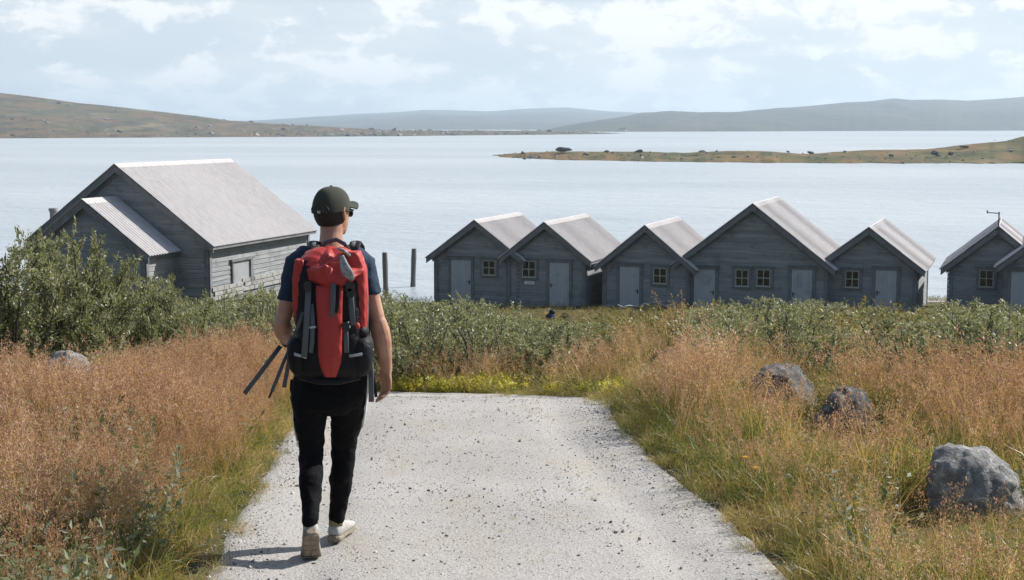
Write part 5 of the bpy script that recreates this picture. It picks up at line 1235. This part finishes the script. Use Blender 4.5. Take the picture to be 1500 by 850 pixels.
# verge: low green and straw grass hanging over both edges of the gravel
def keep_v(x, y, rng):
    pd = path_dist(x, y); pr_ = np.interp(pd, [-0.12, -0.02, 0.25, 0.8, 3], [0.0, 0.6, 1.0, 0.6, 0.38])
    far_ = (y > 11.6) & (pd > -0.16 + 0.5 * vnoise(x, y, 0.35, 41)) & (pd < 0.5) & (rng.uniform(size=len(x)) < 0.75)
    mid_ = (pd < -0.5) & (rng.uniform(size=len(x)) < 0.025 * sst(0.0, 0.3, vnoise(x, y, 0.7, 44)) * 4)
    return ((rng.uniform(size=len(x)) < pr_) | far_ | mid_) & (y < 14.6) & inview(x, y) & off_rocks(x, y)
x, y, z, rng = spread(21000, -6, 7, 5.2, 14.6, keep_v, 3)
place('verge_grass', 'low green and straw-coloured grass edging the gravel track', 'grass', x, y, z, rng, lambda n, r: r.integers(0, len(GT), n), GT, 0.6, 1.2, smul=np.interp(path_dist(x, y), [-0.5, -0.05, 0.25, 1.2], [0.14, 0.4, 0.8, 1.1]) * rock_clear(x, y))
# mixed leafy herbs among the near grass
def keep_h(x, y, rng):
    pd = path_dist(x, y); pr_ = np.where(x < 0, np.interp(y, [5.5, 7.5, 9, 13], [1.3, 1.1, 0.4, 0.25]), np.interp(y, [5.5, 7, 8.5, 13], [0.55, 0.3, 0.1, 0.06])) * np.maximum(sst(-0.2, 0.25, vnoise(x, y, 0.9, 15)), np.where(x < 0, np.interp(y, [6.8, 8.2], [0.8, 0]), 0))
    return (pd > 0.3) & (rng.uniform(size=len(x)) < pr_) & inview(x, y) & off_rocks(x, y, True) & (np.abs(x) > 1.2)
x, y, z, rng = spread(8000, -6, 6, 5.2, 13.5, keep_h, 4)
place('meadow_herbs', 'grey-green leafy herbs mixed through the grass nearest the camera', 'herbs', x, y, z, rng, lambda n, r: r.integers(0, len(HT), n), HT, 0.8, 1.35)
# yellowing herbs at the far end of the track
def keep_y(x, y, rng):
    pd = path_dist(x, y); u = 750 + F_PX * x / (y * 1.03)
    return (pd > 0.02) & (u > 520) & (u < 930) & (x < 1.0) & (y > 12.2) & (rng.uniform(size=len(x)) < np.interp(y, [12.2, 14.5, 17], [1, 0.9, 0.25]) * sst(-0.2, 0.25, vnoise(x, y, 0.5, 18)))
x, y, z, rng = spread(5200, -2.5, 1.4, 12.2, 17, keep_y, 5)
place('yellow_herbs', 'low yellow and green herbs filling the far end of the track', 'herbs', x, y, z, rng, lambda n, r: np.where(r.uniform(size=n) < np.interp(y, [12.8, 14.6], [0.25, 0.45]), 3 + r.integers(0, 7, n), r.integers(0, 3, n)), YT + BT[:3] + GT[:4], 0.5, 1.0)
# heath under and between the willows, right down to the shore
def keep_e(x, y, rng):
    pd = path_dist(x, y); u = 750 + F_PX * x / (y * 1.03)
    ok = (pd > 0.15) & inview(x, y, 60) & (y > np.where(u < 500, 13.0, np.where(u < 930, 13.6, 15.0)))
    ok &= np.array([not in_house(a, b) if c_ > 38 else True for a, b, c_ in zip(x, y, y)])
    return ok & (rng.uniform(size=len(x)) < np.interp(y, [13, 20, 35, 58], [1, 0.8, 0.5, 0.4]))
x, y, z, rng = spread(30000, -23, 23, 13, 57.5, keep_e, 6)
place('heath_cover', 'low mixed heath and dry grass carpeting the slope to the shore', 'ground cover', x, y, z, rng, lambda n, r: np.where(r.uniform(size=n) < 0.75, r.integers(0, 3, n), 3 + r.integers(0, 3, n)), ET + GT[:3], 0.9, 1.9, smul=np.interp(y, [14, 25, 38, 50], [1.0, 0.9, 0.65, 0.55]))
# loose stones on the gravel
def stone_mesh(seed):
    bm = bmesh.new(); bmesh.ops.create_icosphere(bm, subdivisions=2, radius=1.0); rg_ = random.Random(seed)
    pl_ = [(Vector((rg_.gauss(0, 1), rg_.gauss(0, 1), rg_.gauss(0, 1))).normalized(), rg_.uniform(.6, .9)) for _ in range(7)]
    for v in bm.verts:
        p_ = v.co.copy()
        for n_, d_ in pl_:
            e_ = p_.dot(n_) - d_
            if e_ > 0: p_ -= n_ * e_
        v.co = Vector((p_.x * 1.2, p_.y, p_.z * .65))
    me = bpy.data.meshes.new('stone'); bm.to_mesh(me); bm.free(); me.materials.append(M['stone']); return me
ST = [stone_mesh(i) for i in range(5)]
def keep_s(x, y, rng):
    pd = path_dist(x, y); pr_ = np.interp(pd, [-1.4, -0.75, -0.45, -0.25, 0.0, 0.12], [0.30, 0.26, 0.14, 0.6, 1.0, 0.8]) * (0.4 + 0.6 * sst(-0.2, 0.2, vnoise(x, y, 0.5, 22)))
    return (pd < 0.12) & (rng.uniform(size=len(x)) < pr_) & inview(x, y, 20)
x, y, z, rng = spread(70000, -2.3, 1.9, 6.0, 13.4, keep_s, 7)
sz = 0.0028 + 0.0035 * rng.pareto(3.2, len(x)); sz = np.clip(sz * 0.74, 0.002, 0.0105)
place('loose_gravel', 'loose grey and dark stones strewn over the gravel track', 'gravel', x, y, z, rng, lambda n, r: r.integers(0, 5, n), ST, 0.9, 1.1, lean=0.4, sink=-0.006, smul=sz)

# dandelions by the right verge
def dandelion(name, x, y, h, clock, label, lean=0.0):
    z0 = gz(x, y); r_ = empty(name, (x, y, z0)); tag(r_, label, 'flower', 'flowers by the right verge')
    b = MB(); b.tube([(0, 0, 0), (lean * .4, 0, h * .6), (lean, 0, h)], [.003, .0025, .002], 6); b.build('stem', M['blade'], r_, True)
    b = MB()
    if clock: b.ell((lean, 0, h + .012), (.014, .014, .014)); b.build('seed_head', M['fluff'], r_, True)
    else:
        for k in range(22):
            a = k * 2.399; rr = .02 * math.sqrt((k + 2) / 22); t_ = Vector((math.cos(a), math.sin(a), 0)); sd = Vector((-math.sin(a), math.cos(a), 0)); c0 = Vector((lean, 0, h))
            b.add([c0, c0 + t_ * rr + sd * .005 + Vector((0, 0, .006)), c0 + t_ * rr * 1.15 + Vector((0, 0, .004)), c0 + t_ * rr - sd * .005 + Vector((0, 0, .006))], [(0, 1, 2, 3)])
        b.ell((lean, 0, h - .003), (.008, .008, .006), n=8, m=6); b.build('flower_head', M['petal'], r_)
dandelion('dandelion', 1.40, 8.35, 0.20, False, 'upper of two orange-yellow dandelions by the right verge')
dandelion('dandelion', 1.415, 8.18, 0.17, False, 'lower of two orange-yellow dandelions by the right verge', .02)
dandelion('dandelion_clock', 1.60, 8.05, 0.13, True, 'white dandelion seed head above the right verge grass')
# stones strewn over the far hillside and the headland
def hill_pts(obj, n, rng, vmin, vmax, bias):
    me = bpy.data.objects[obj].data; c_ = np.empty(len(me.vertices) * 3); me.vertices.foreach_get('co', c_); c_ = c_.reshape(-1, 3)
    h = c_[:, 2] + 7.3; u = 750 + F_PX * c_[:, 0] / c_[:, 1]; k = np.where((h > vmin) & (h < vmax) & (u > -60) & (u < 1560))[0]
    wgt = np.exp(-h[k] / bias) * (0.15 + sst(-0.05, 0.3, vnoise(c_[k, 0], c_[k, 1], 45, 51))); k = rng.choice(k, n, p=wgt / wgt.sum())
    return c_[k] + rng.normal(size=(n, 3)) * np.array([2, 4, 0.0])
HS = []
for i in range(4):
    me = stone_mesh(60 + i); me.materials.clear(); me.materials.append(M['dark_rock'] if i % 2 else M['rock']); HS.append(me)
rng = np.random.default_rng(77)
p1 = hill_pts('hills', 900, rng, 0.3, 40, 9.0); s1 = 0.5 + 0.5 * rng.pareto(2.5, len(p1)); s1 = np.clip(s1, 0.5, 2.6)
p2 = hill_pts('headland', 260, rng, 0.15, 20, 3.0); p2[:, :2] += rng.normal(size=(260, 2)) * -0.5; s2 = np.clip(0.16 + 0.16 * rng.pareto(2.6, len(p2)), .16, .8)
for nm, lb, pp, ss in (('hillside_stones', 'grey stones strewn over the far left hillside', p1, s1), ('headland_stones', 'small stones strewn along the low headland', p2, s2)):
    n = len(pp); stuff(nm, lb, 'stones', pp, np.stack([rng.normal(size=n) * .3, rng.normal(size=n) * .3, rng.uniform(0, 6.28, n)], 1), np.stack([ss * 1.3, ss, ss * .9], 1), rng.integers(0, 4, n), HS)
